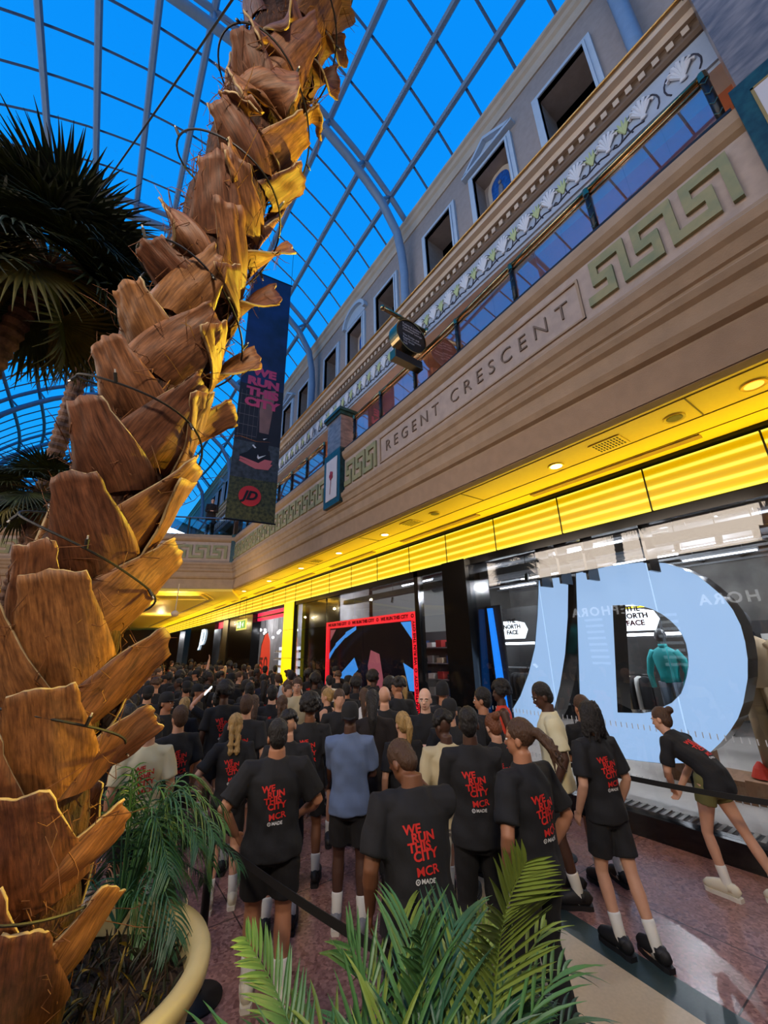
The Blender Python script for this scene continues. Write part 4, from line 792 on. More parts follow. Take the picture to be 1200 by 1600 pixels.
def boot_mat(name, c1, c2):
    m = bpy.data.materials.new(name); m.use_nodes = True; n = m.node_tree; b = n.nodes['Principled BSDF']
    at = n.nodes.new('ShaderNodeAttribute'); at.attribute_name = 'st'; mp = n.nodes.new('ShaderNodeMapping'); mp.inputs['Scale'].default_value = (13, 2.2, 1); n.links.new(at.outputs['Vector'], mp.inputs[0])
    no = n.nodes.new('ShaderNodeTexNoise'); no.inputs['Scale'].default_value = 2.0; no.inputs['Detail'].default_value = 7; no.inputs['Roughness'].default_value = .65; n.links.new(mp.outputs[0], no.inputs['Vector'])
    r = n.nodes.new('ShaderNodeValToRGB'); r.color_ramp.elements[0].position = .3; r.color_ramp.elements[1].position = .68; r.color_ramp.elements[0].color = (*lin(c2), 1); r.color_ramp.elements[1].color = (*lin(c1), 1); n.links.new(no.outputs[0], r.inputs[0])
    n2 = n.nodes.new('ShaderNodeTexNoise'); n2.inputs['Scale'].default_value = 9; n2.inputs['Detail'].default_value = 4; n.links.new(at.outputs['Vector'], n2.inputs['Vector'])
    mx = n.nodes.new('ShaderNodeMix'); mx.data_type = 'RGBA'; mx.blend_type = 'MULTIPLY'; mx.inputs[0].default_value = .55; n.links.new(r.outputs[0], mx.inputs[6]); n.links.new(n2.outputs['Color'], mx.inputs[7])
    r3 = n.nodes.new('ShaderNodeValToRGB'); r3.color_ramp.elements[0].position = .3; r3.color_ramp.elements[1].position = .6; r3.color_ramp.elements[0].color = (.35, .3, .28, 1); r3.color_ramp.elements[1].color = (1, 1, 1, 1); n.links.new(n2.outputs[0], r3.inputs[0]); n.links.new(r3.outputs[0], mx.inputs[7])
    n.links.new(mx.outputs[2], b.inputs['Base Color']); b.inputs['Roughness'].default_value = .5; b.inputs['Specular IOR Level'].default_value = .35
    bp = n.nodes.new('ShaderNodeBump'); bp.inputs['Strength'].default_value = .35; bp.inputs['Distance'].default_value = .008; n.links.new(no.outputs[0], bp.inputs['Height']); n.links.new(bp.outputs[0], b.inputs['Normal'])
    return m
BM = [boot_mat('leaf_base_tan', (150, 100, 66), (74, 44, 28)), boot_mat('leaf_base_brown', (126, 80, 56), (60, 36, 26)), boot_mat('leaf_base_gold', (162, 112, 66), (84, 52, 30))]
EDGE = mat('leaf_base_cut', (172, 150, 112), .8, var=.3, vs_=30)
palm = thing('palm_tree', 'big leaning palm trunk with overlapping cut leaf bases in the round planter', 'palm tree', (0, 0, 0))
fib = mat('palm_fibre_core', (82, 48, 28), .95, var=.6, vs_=30, col2=(34, 18, 12), bump=1.0, bs=55, stretch=(1, 1, .4))
q = MB(); zs = list(np.arange(.7, 6.7, .08)); q.tube([axis(z) for z in zs], [.185+.012*math.sin(z*17) for z in zs], 28); q.build('trunk_core', fib, palm, smooth=True)
fibres = MB(); rf = np.random.RandomState(21)
def boot(Bp, T1, T2, wb, i, mats):
    Bp = np.array(Bp); T1 = np.array(T1); T2 = np.array(T2); T = (T1+T2)/2
    ax_b = axis(Bp[2]); out_b = Bp-ax_b; out_b /= np.linalg.norm(out_b)+1e-6
    axt = axis(T[2]); out_t = T-axt; rt = np.linalg.norm(out_t); out_t /= rt+1e-6
    up = T-Bp; L = np.linalg.norm(up); upn = up/L
    sideB = np.cross(out_b, np.array((0, 0, 1.))); sideB = sideB-upn*(sideB@upn)*.6; sideB /= np.linalg.norm(sideB)
    tv = T2-T1; wt = np.linalg.norm(tv)/2
    sideT = np.cross(out_t, upn); sideT /= np.linalg.norm(sideT)+1e-6
    if wt > .02:
        tvn = tv/(2*wt); tvn = tvn if tvn@sideT+.6*(tvn@sideB) > 0 else -tvn
        kk = .8 if wt < .06 else .55; sideT = sideT*(1-kk)+tvn*kk; sideT /= np.linalg.norm(sideT)
    wt = min(max(wt*1.15, .062), .125)
    start = Bp-np.array((0, 0, 1.))*.10+out_b*.0-upn*.04
    nu, nv = 12, 12; G = []; ST = []
    for a in range(nv+1):
        v = a/nv
        # centreline: hugs the trunk first, then flares out to the cut end
        P = start*(1-v)+T*v; axp = axis(P[2]); o = P-axp; o[2] = 0; on = np.linalg.norm(o)+1e-6; o /= on
        rdes = .205+(rt*1.0-.205)*(v**2.2)+.045*math.sin(PI*v)*(1-.4*v)
        P = axp+o*max(rdes, .19) if v < .999 else T
        side = sideB*(1-v)+sideT*v; side /= np.linalg.norm(side)
        w = wt+(wb*1.08-wt)*(1-v**1.25)+(.012 if v > .9 else 0)
        for b in range(nu+1):
            u = b/nu*2-1
            wrap = (1-v)*.55+.22
            bend = -o*(w*w*u*u/(.30))*wrap*1.35
            ridge = o*.010*math.exp(-(u/.22)**2)*(1-.5*v)
            rough = .004*math.sin(u*9+i)+.003*math.sin(v*13+u*5+i*2)
            jag = upn*(.007*math.sin(u*4+i*1.7)+.002*rf.randn())*(1 if a == nv else 0)
            Q = P+side*u*w+bend+ridge+o*rough+jag
            G.append(Q); ST.append((u*.5*w*8+i*.37, v*L*3+i*1.31, i*.7))
    th = .011; N = len(G); G = np.array(G); q = MB()
    # normals from grid
    Gg = G.reshape(nv+1, nu+1, 3); du = np.gradient(Gg, axis=1); dv = np.gradient(Gg, axis=0); nn = np.cross(du, dv); nn /= np.linalg.norm(nn, axis=2, keepdims=True)+1e-9
    mid = Gg[nv//2, nu//2]; 
    if nn[nv//2, nu//2]@(mid-axis(mid[2])) < 0: nn = -nn
    inner = (Gg-nn*th).reshape(-1, 3)
    idx = lambda a, b: a*(nu+1)+b
    fs = []; mi = []
    for a in range(nv):
        for b in range(nu):
            fs.append((idx(a, b), idx(a, b+1), idx(a+1, b+1), idx(a+1, b))); mi.append(0); fs.append((N+idx(a, b), N+idx(a+1, b), N+idx(a+1, b+1), N+idx(a, b+1))); mi.append(0)
    for b in range(nu): fs.append((idx(nv, b), idx(nv, b+1), N+idx(nv, b+1), N+idx(nv, b))); mi.append(1)
    for a in range(nv):
        for b in (0, nu): fs.append((idx(a, b), idx(a+1, b), N+idx(a+1, b), N+idx(a, b))); mi.append(1)
    q.v = [tuple(p) for p in G]+[tuple(p) for p in inner]; q.f = fs; q.mi = mi
    o_ = q.build('leaf_base', [mats, EDGE], palm, smooth=True)
    at = o_.data.attributes.new('st', 'FLOAT_VECTOR', 'POINT'); at.data.foreach_set('vector', np.array(ST+ST, dtype=np.float32).ravel())
    # fibres along the edges
    for k in range(5):
        b = 0 if k % 2 else nu; a = rf.randint(0, nv-2); p0 = Gg[a, b]; d = dv[a, b]*(.8+rf.rand()*1.2)
        s_ = rf.randn(3)*.03; e_ = rf.randn(3)*.05+(p0-axis(p0[2]))*.03
        fibres.tube([p0, p0+d+s_, p0+d*1.7+e_+np.array((0, 0, -.01)), p0+d*2.2+e_*1.4+np.array((0, 0, -.05*rf.rand()))], [.0022, .002, .0016, .0008], 4)
for i, b in enumerate(BOOTS): boot(b[0:3], b[3:6], b[6:9], b[9], i, BM[i % 3])
# the leaf bases on the far side of the trunk
k = 0
for i in range(46):
    z = 1.0+i*.125; a = i*2.39996; ax_ = axis(z); o = np.array((math.cos(a), math.sin(a), 0.))
    if o@(-ax_*np.array((1, 1, 0)))/np.linalg.norm(ax_[:2]) > -.25: continue
    s_ = np.array((-o[1], o[0], 0)); T = axis(z+.3)+o*.31; boot(ax_+o*.2, T-s_*.06, T+s_*.06, .14, 60+i, BM[i % 3])
for i in range(16):
    z = 5.75+i*.055; a = i*2.39996+.6; ax_ = axis(z); o = np.array((math.cos(a), math.sin(a), 0.)); s_ = np.array((-o[1], o[0], 0)); T = axis(z+.26)+o*.30; boot(ax_+o*.2, T-s_*.06, T+s_*.06, .13, 120+i, BM[i % 3])
# loose fibre tangles in the gaps
for i in range(900):
    z = .9+rf.rand()*5.6; a = rf.rand()*2*PI; ax_ = axis(z); o = np.array((math.cos(a), math.sin(a), 0.)); s_ = np.array((-o[1], o[0], 0)); p = ax_+o*.2
    pts = [p]; d = s_*rf.uniform(-1, 1)+np.array((0, 0, rf.uniform(-1, 1)))*.9
    for j in range(4): pts.append(pts[-1]+d*.035+rf.randn(3)*.016+o*.004)
    fibres.tube(pts, [.0024, .0022, .002, .0015, .0008], 4)
fb = fibres.build('fibre', mat('palm_fibre', (120, 74, 38), .8, var=.5, vs_=8), palm, recalc=False); fb['kind'] = 'stuff'
# string light cable wound round the trunk
t = thing('light_cable', 'black string light cable wound round the palm trunk', 'cable', (0, 0, 0))
q = MB(); pts = []
for i in range(420):
    z = 1.1+i*.0128; a = -i*.125+1.2; ax_ = axis(z); rr = .300+.014*math.sin(i*.31)
    pts.append(ax_+np.array((math.cos(a)*rr, math.sin(a)*rr, .02*math.sin(i*.2))))
q.tube(pts, .0052, 5); q.build('cable', M['blackm'], t)
q = MB(); q2 = MB()
for i in range(6, 420, 9):
    o = pts[i]-axis(pts[i][2]); o /= np.linalg.norm(o); e_ = pts[i]+o*.02+np.array((0, 0, .035 if i % 2 else -.03)); q.tube([pts[i], e_], .0075, 6); q2.tube([e_, e_+(e_-pts[i])*.35], .0035, 5)
q.build('lamp_holder', M['blackm'], t); q2.build('bulb', mat('clear_bulb', (190, 190, 190), .2), t)
t0w = axis(5.9)+np.array((-.28, -.02, 0))
q = MB(); pa, pb = np.array(t0w), np.array((-1.15, 5.4, 7.55)); q.tube([pa+(pb-pa)*k/12-np.array((0, 0, .25*math.sin(PI*k/12)*.3)) for k in range(13)], .007, 5); tag(q.build('slack_cable', M['blackm']), 'thin black cable strung from the trunk to the dark palm crown at upper left', 'cable')
# planter
pot = thing('round_planter', 'big round cream planter holding the palm trunk', 'planter', (.16, 2.95, 0))
creme = mat('planter_cream', (214, 196, 140), .45, var=.12, vs_=4)
q = MB(); q.lathe([(.40, 0), (.46, .04), (.54, .35), (.60, .62), (.62, .70), (.665, .735), (.67, .78), (.655, .81), (.61, .815), (.575, .80), (.56, .74), (.55, .68)], n=72); q.build('pot', creme, pot, smooth=True)
q = MB(); q.lathe([(.0005, .70), (.56, .68)], n=40); q.build('soil', mat('soil', (52, 36, 24), .95, var=.5, vs_=30, bump=1, bs=60), pot)
# ================================================================== PLANTS
gmats = [mat('frond_green', (80, 128, 70), .45, var=.3, vs_=6), mat('frond_yellowgreen', (122, 144, 58), .45, var=.2, vs_=6), mat('frond_dark', (52, 98, 68), .45, var=.3, vs_=6)]
def leaflet(q, p, d, n, L, w, droop=.25, seg=5):
    d = np.array(d, float); d /= np.linalg.norm(d); s_ = np.cross(d, n); s_ /= np.linalg.norm(s_)+1e-9; n2 = np.cross(s_, d); k = len(q.v)
    for i in range(seg+1):
        t_ = i/seg; c = np.array(p)+d*L*t_+np.array((0, 0, -1))*droop*L*t_*t_; ww = w*math.sin(PI*min(1, (t_*.92+.08)))**.6*(1-t_**3*.6)
        if i == seg: ww = .0006
        q.v += [tuple(c-s_*ww+n2*ww*.5), tuple(c), tuple(c+s_*ww+n2*ww*.5)]
    for i in range(seg):
        a = k+i*3; q.f += [(a, a+1, a+4, a+3), (a+1, a+2, a+5, a+4)]; q.mi += [0, 0]
def frond(parent, pts, n, L, w, m, r=None, name='frond', droop=.2, up=None, ang=50):
    r = r or np.random.RandomState(int(abs(pts[0][0]*1000+pts[-1][2]*777)) % 9999); P = [np.array(p, float) for p in pts]
    ts = np.linspace(0, len(P)-1, 24); sm = []
    for t_ in ts:
        i = min(int(t_), len(P)-2); f_ = t_-i; p0 = P[max(i-1, 0)]; p1 = P[i]; p2 = P[i+1]; p3 = P[min(i+2, len(P)-1)]
        sm.append(.5*((2*p1)+(-p0+p2)*f_+(2*p0-5*p1+4*p2-p3)*f_**2+(-p0+3*p1-3*p2+p3)*f_**3))
    q = MB(); q.tube(sm, [.006-.0045*i/23 for i in range(24)], 5)
    for k in range(n):
        t_ = .22+.77*k/n; i = min(int(t_*23), 22); p = sm[i]+(sm[i+1]-sm[i])*(t_*23-i); d = sm[i+1]-sm[i]; d /= np.linalg.norm(d)
        upv = np.array(up if up is not None else (0, 0, 1.)); sd = np.cross(d, upv); sd /= np.linalg.norm(sd)+1e-9; nn = np.cross(sd, d)
        a_ = math.radians(ang*(1-.35*t_))
        for sg in (-1, 1):
            dd = d*math.cos(a_)+sd*sg*math.sin(a_)+nn*.15+r.randn(3)*.04; leaflet(q, p, dd, nn, L*(math.sin(PI*(.2+.75*t_)))**.7*(.92+.16*r.rand()), w, droop)
    return q.build(name, m, parent, recalc=False)
# foreground areca in its own planter
pot2 = thing('round_planter', 'low round planter in the foreground, below the edge of the picture', 'planter', (.95, 1.25, 0)); q = MB(); q.lathe([(.30, 0), (.36, .1), (.42, .5), (.45, .6), (.42, .62), (.39, .55)], n=40); q.build('pot', creme, pot2, smooth=True); q = MB(); q.lathe([(.0005, .55), (.40, .54)], n=30); q.build('soil', MATS['soil'], pot2)
areca = thing('areca_palm', 'bright green areca palm fronds fanning up in the foreground', 'plant', (0, 0, 0))
rA = np.random.RandomState(8); base = np.array((1.0, 1.3, .56))
FR_ = [ # explicit fronds: base, mid, tip, leaflet length
 ((1.30, 1.38, .60), (1.50, 1.42, 1.02), (1.53, 1.36, 1.26), (1.60, 1.28, 1.44), 30, .30, (0, -.8, .5)),
 ((.95, 1.5, .60), (.90, 1.75, .82), (.82, 1.92, 1.02), (.70, 1.98, 1.20), 22, .20, (.2, -.8, .6)),
 ((1.15, 1.4, .60), (1.22, 1.55, .85), (1.25, 1.55, 1.08), (1.22, 1.52, 1.24), 16, .26, (0, -.9, .4)),
 ((1.15, 1.3, .60), (1.40, 1.5, .9), (1.50, 1.58, 1.0), (1.62, 1.62, 1.04), 20, .24, (0, -.5, .9)),
 ((1.2, 1.2, .60), (1.4, 1.35, .80), (1.6, 1.42, .90), (1.8, 1.46, .86), 18, .20, (0, -.5, .9)),
 ((.9, 1.4, .60), (1.02, 1.62, .85), (1.12, 1.72, 1.0), (1.06, 1.8, 1.14), 14, .30, (0, -.9, .4)),
]
for i, (a, b, c, d, n, L, up) in enumerate(FR_): frond(areca, (a, b, c, d), n, L, .0095, gmats[(1, 0, 0, 1, 0, 0)[i]], up=up, droop=.12, ang=48 if i else 62)
for i in range(34):
    th_ = rA.uniform(-.25, 3.0); R_ = rA.uniform(.35, .74); tip = base+np.array((math.cos(th_)*R_+.12, math.sin(th_)*R_*.8+.1, rA.uniform(.22, .54))); mid = base+(tip-base)*.55+np.array((0, 0, .12)); b0 = base+np.array((rA.uniform(-.2, .3), rA.uniform(-.15, .25), 0))
    frond(areca, (b0, mid, tip, tip+(tip-mid)*.35-np.array((0, 0, .05))), 9, rA.uniform(.24, .42), .0085, gmats[i % 3], rA, droop=.22, ang=30)
# fluffy parlour palm in the planter behind the trunk
fl = thing('parlour_palm', 'bushy green palm plant rising behind the trunk in the round planter', 'plant', (0, 0, 0)); fb_ = np.array((.42, 3.32, .76))
for i in range(46):
    th_ = rA.uniform(-1.3, 2.3); R_ = rA.uniform(.15, .72); h_ = rA.uniform(.0, .68)*(1-R_*.4); tip = fb_+np.array((math.cos(th_)*R_+.02, math.sin(th_)*R_*.7, h_+.02)); mid = fb_+np.array((math.cos(th_)*R_*.5, math.sin(th_)*R_*.4, h_+.16))
    frond(fl, (fb_, mid, tip, tip+np.array((math.cos(th_)*.08, math.sin(th_)*.08, -.10))), 15, rA.uniform(.13, .2), .0055, gmats[(2, 0, 2, 0, 1)[i % 5] if i % 9 == 4 else (2, 0)[i % 2]], rA, droop=.6, ang=58)
# low dark planting in the pot
lp = thing('ground_cover', 'low reddish brown and yellow leafy planting in the round planter', 'plant', (0, 0, 0)); 
for mi_, cc in enumerate(((64, 44, 24), (146, 120, 30), (44, 48, 22))):
    q = MB()
    for i in range((300, 60, 300)[mi_]):
        a = rA.uniform(0, 2*PI); r_ = .52*math.sqrt(rA.rand()); p = (.16+r_*math.cos(a), 2.95+r_*math.sin(a), .69); leaflet(q, p, (rA.randn()*.5, rA.randn()*.5, 1), (rA.randn(), rA.randn(), .1), rA.uniform(.07, .18), .008, .3, 4)
    q.build('foliage', mat('cover_%d' % mi_, cc, .6, var=.3, vs_=20), lp, recalc=False)['kind'] = 'stuff'
# fan palms
fan_g = mat('fan_leaf', (66, 78, 40), .6, var=.4, vs_=3, col2=(26, 32, 20)); fan_o = mat('fan_leaf_olive', (120, 112, 48), .6, var=.4, vs_=4); dry = mat('fan_stalk', (110, 84, 48), .7)
def fan_mesh(seed, R=1.0):
    r = np.random.RandomState(seed); q = MB(); n = 40
    for i in range(n):
        a = math.radians(-118+236*i/(n-1)); a2 = math.radians(236/(n-1)*.52); d0 = np.array((math.sin(a), math.cos(a), 0)); s0 = np.array((math.cos(a), -math.sin(a), 0)); L = R*(.82+.2*math.cos(a*.6))*(.9+.2*r.rand()); dr = r.uniform(.05, .35); k = len(q.v)
        for j, t_ in enumerate((0.02, .3, .56, .75, .9, 1.0)):
            w = math.tan(a2)*L*t_ if t_ <= .56 else math.tan(a2)*L*.56*(1-(t_-.56)/.44)*.8+.002
            c = d0*L*t_; z = -dr*max(0, t_-.5)**2*2-.18*t_*t_
            q.v += [tuple(c-s0*w+np.array((0, 0, z))), tuple(c+np.array((0, 0, z+w*.5))), tuple(c+s0*w+np.array((0, 0, z)))]
        for j in range(5): b_ = k+j*3; q.f += [(b_, b_+1, b_+4, b_+3), (b_+1, b_+2, b_+5, b_+4)]; q.mi += [0, 0]
    return q
fans = []
for sdd in range(4):
    me = fan_mesh(sdd).mesh('fan_leaf'); me.materials.append(fan_o if sdd == 3 else fan_g); fans.append(me)
def fan_palm(label, crown, R, foot, r0, nleaf, seed, trunk=True):
    r = np.random.RandomState(seed); t = thing('fan_palm', label, 'palm tree', crown); cr = np.array(crown)
    for i in range(nleaf):
        el = r.uniform(-1.15, 1.1) if i > 3 else r.uniform(.2, 1.2); az = i*2.39996+r.rand()*.5; d = Vector((math.cos(az)*math.cos(el), math.sin(az)*math.cos(el), math.sin(el)))
        st = .55*R; o = bpy.data.objects.new('fan_leaf', fans[(3 if el < -.6 and i % 2 else i % 3)]); C.objects.link(o); o.parent = t; o.location = d*st
        zax = Vector((0, 0, 1)) if abs(d.z) < .9 else Vector((1, 0, 0)); side = d.cross(zax).normalized(); nrm = side.cross(d).normalized(); dd = (d+Vector((0, 0, -.35))).normalized(); side = dd.cross(zax).normalized(); nrm = side.cross(dd).normalized()
        o.rotation_euler = Matrix((side, dd, nrm)).transposed().to_euler(); o.scale = (R*.8,)*3
        q = MB(); q.tube([(0, 0, 0), tuple(d*st*.6+Vector((0, 0, .03))), tuple(d*st)], .014*R, 5); q.build('leaf_stalk', dry, t)
    if trunk:
        f0 = np.array(foot)-cr; q = MB(); n = int(np.linalg.norm(f0)/.07)
        pts = [f0*(k/n)+np.array((.12*math.sin(2.5*k/n), 0, 0)) for k in range(n+1)]
        q.tube(pts, [r0*(1.12 if k % 2 else .9) for k in range(n+1)], 14); q.build('trunk', mat('ringed_trunk', (126, 92, 72), .85, var=.5, vs_=7, col2=(60, 42, 36), bump=.5, bs=30), t)
    return t
fan_palm('dark fan palm crown filling the upper left edge', (-1.22, 5.45, 6.95), 1.15, (-2.6, 6.4, .6), .12, 56, 4)
fan_palm('fan palm with a slim ringed trunk rising behind the big trunk', (-1.08, 9.0, 9.1), 1.1, (-1.75, 11.3, .6), .15, 34, 9)
fan_palm('lower small fan palm crown left of the big trunk above the bridge', (-1.25, 9.6, 5.25), .85, (-1.3, 9.75, .6), .11, 26, 14)
for (x, y, c) in ((-2.6, 6.4, 'under the dark fan palm'), (-1.6, 10.5, 'under the two rear fan palms')):
    t = thing('round_planter', 'large round planter '+c+', hidden behind the big trunk', 'planter', (x, y, 0)); q = MB(); q.lathe([(.6, 0), (.7, .3), (.8, .7), (.85, .75), (.8, .78), (.75, .7)], n=36); q.build('pot', creme, t, smooth=True); q = MB(); q.lathe([(.0005, .68), (.76, .66)], n=30); q.build('soil', MATS['soil'], t)
# ================================================================== PEOPLE
JOBS = []
def rjob(mb, name, mats, parent, vox, it=2, disp=None):
    me = mb.mesh(name+'_raw'); o = bpy.data.objects.new(name, me); C.objects.link(o); o.parent = parent
    m = o.modifiers.new('r', 'REMESH'); m.mode = 'VOXEL'; m.voxel_size = vox
    s = o.modifiers.new('s', 'SMOOTH'); s.iterations = it; s.factor = .5
    JOBS.append((o, mats, disp)); return o
def finish_jobs():
    dg = bpy.context.evaluated_depsgraph_get(); res = []
    for o, mats, disp in JOBS: res.append(bpy.data.meshes.new_from_object(o.evaluated_get(dg)))
    for (o, mats, disp), me in zip(JOBS, res):
        o.modifiers.clear(); old = o.data; o.data = me; bpy.data.meshes.remove(old); me.materials.clear(); me.materials.append(mats)
        me.name = o.name; n = len(me.vertices); co = np.empty(n*3, dtype=np.float32)
        if disp and n:
            me.vertices.foreach_get('co', co); co = co.reshape(-1, 3); no = np.empty(n*3, dtype=np.float32); me.vertices.foreach_get('normal', no); no = no.reshape(-1, 3)
            a, k, ph = disp; w = np.sin(co[:, 2]*k+3*np.sin(co[:, 0]*k*.7+ph)+ph)*np.sin(co[:, 0]*k*1.3+co[:, 1]*k+2*np.sin(co[:, 2]*k*.5))+.6*np.sin(co[:, 2]*k*2.1+co[:, 0]*k*1.9+ph*2)
            co += no*(w*a)[:, None]; me.vertices.foreach_set('co', co.ravel())
        me.polygons.foreach_set('use_smooth', [True]*len(me.polygons)); me.update()
    JOBS.clear()
SK = dict(light=(206, 156, 128), tan=(176, 122, 92), brown=(120, 78, 54), dark=(78, 50, 38), pale=(224, 178, 154))
SKM = {k: mat('skin_'+k, v, .5, var=.08, vs_=12) for k, v in SK.items()}
HM = dict(black=mat('hair_black', (22, 18, 17), .55, bump=.8, bs=90, stretch=(1, 1, .3)), brown=mat('hair_brown', (74, 50, 34), .55, bump=.8, bs=90, stretch=(1, 1, .3)), auburn=mat('hair_auburn', (110, 62, 34), .5, bump=.8, bs=90, stretch=(1, 1, .3)), blonde=mat('hair_blonde', (186, 150, 92), .5, var=.4, vs_=40, bump=.8, bs=90, stretch=(1, 1, .3)))
CL = dict(black=mat('cloth_black', (24, 24, 27), .85, bump=.15, bs=25), blue=mat('cloth_greyblue', (98, 116, 150), .9, var=.12, vs_=9), cream=mat('cloth_cream', (214, 206, 170), .85), white=mat('cloth_white', (214, 212, 206), .85), beige=mat('cloth_beige', (190, 176, 140), .85), olive=mat('cloth_olive', (110, 106, 60), .85), navy=mat('cloth_navy', (30, 34, 48), .85), grey=mat('cloth_grey', (100, 100, 104), .85), pink=mat('cloth_pink', (180, 70, 90), .85), hivis=mat('cloth_orange_red', (220, 62, 34), .7), coat=mat('cloth_coat', (30, 22, 20), .9, bump=.2, bs=20))
PRINT = mat('print_red', (206, 40, 34), .7, emit=.0); PRW = mat('print_white', (210, 210, 210), .7); SOCK = mat('sock_white', (222, 220, 212), .9); SOLE = mat('sole_white', (216, 210, 196), .6)
SHO = dict(black=mat('shoe_black', (20, 20, 24), .6), white=mat('shoe_white', (214, 208, 186), .6), grey=mat('shoe_grey', (120, 122, 126), .7))
def tri_split(v, f, L=.03):
    bm = bmesh.new(); vv = [bm.verts.new(p) for p in v]
    for x in f:
        try: bm.faces.new([vv[i] for i in x])
        except ValueError: pass
    bmesh.ops.triangulate(bm, faces=bm.faces)
    for _ in range(2):
        es = [e for e in bm.edges if e.calc_length() > L]
        if es: bmesh.ops.subdivide_edges(bm, edges=es, cuts=1); bmesh.ops.triangulate(bm, faces=bm.faces)
    bm.verts.index_update(); r = ([tuple(a.co) for a in bm.verts], [tuple(a.index for a in x.verts) for x in bm.faces]); bm.free(); return r
def make_print():
    q = MB()
    for txt, x, y, s in (('WE', -.055, .155, .092), ('RUN', .03, .092, .092), ('THIS', -.012, .03, .092), ('CITY', .03, -.032, .092), ('MCR', .03, -.135, .088)):
        v, f = text_mesh(txt, size=s, bold=.0032 if txt != 'MCR' else .0018); q.add([(x+p[0]*1.06, y+p[1], 0) for p in v], f)
    c_, s_ = math.cos(.10), math.sin(.10); q.v = [(x*c_-y*s_, x*s_+y*c_, 0) for x, y, z in q.v]
    w = MB(); v, f = text_mesh('MADE', size=.045, bold=.0015); w.add([(x+.045, y-.2, 0) for x, y, z in v], f)
    n = 12; ring = [(math.cos(a)*r-.045, math.sin(a)*r-.2, 0) for r in (.021, .013) for a in np.linspace(0, 2*PI, n, endpoint=False)]; w.add(ring, [(i, (i+1) % n, n+(i+1) % n, n+i) for i in range(n)])
    w.add([(-.052, -.205, 0), (-.038, -.205, 0), (-.045, -.19, 0)], [(0, 1, 2)])
    return tri_split(q.v, q.f), tri_split(w.v, w.f)
PR_R, PR_W = make_print()
def wrap_print(shirt, frame, data, m, name, side=-1, sc=1.0, dz=0):
    bv = BVHTree.FromPolygons([v.co for v in shirt.data.vertices], [p.vertices for p in shirt.data.polygons]); O, ax, up, nrm = frame; v, f = data; out = []
    for (x, y, z) in v:
        p = O+ax*(x*sc)+up*(y*sc+dz); s = p+nrm*.6; h = bv.ray_cast(Vector(s), Vector(-nrm), 1.2)
        out.append(tuple(h[0]+Vector(nrm)*.0045) if h[0] is not None else tuple(p+nrm*.14))
    q = MB(); q.add(out, f); o = q.build(name, m, shirt, recalc=False); return o
def ik(a, b, l1, l2, pole):
    a = np.array(a, float); b = np.array(b, float); d = b-a; L = min(np.linalg.norm(d), (l1+l2)*.998); dn = d/np.linalg.norm(d); b = a+dn*L
    x = (l1*l1-l2*l2+L*L)/(2*L); h = math.sqrt(max(l1*l1-x*x, 0)); p = np.array(pole, float); p = p-dn*(p@dn); p /= np.linalg.norm(p)+1e-9
    return a+dn*x+p*h, b
def rot(axis_, deg): return np.array(Matrix.Rotation(math.radians(deg), 3, axis_))
PRINTS = []
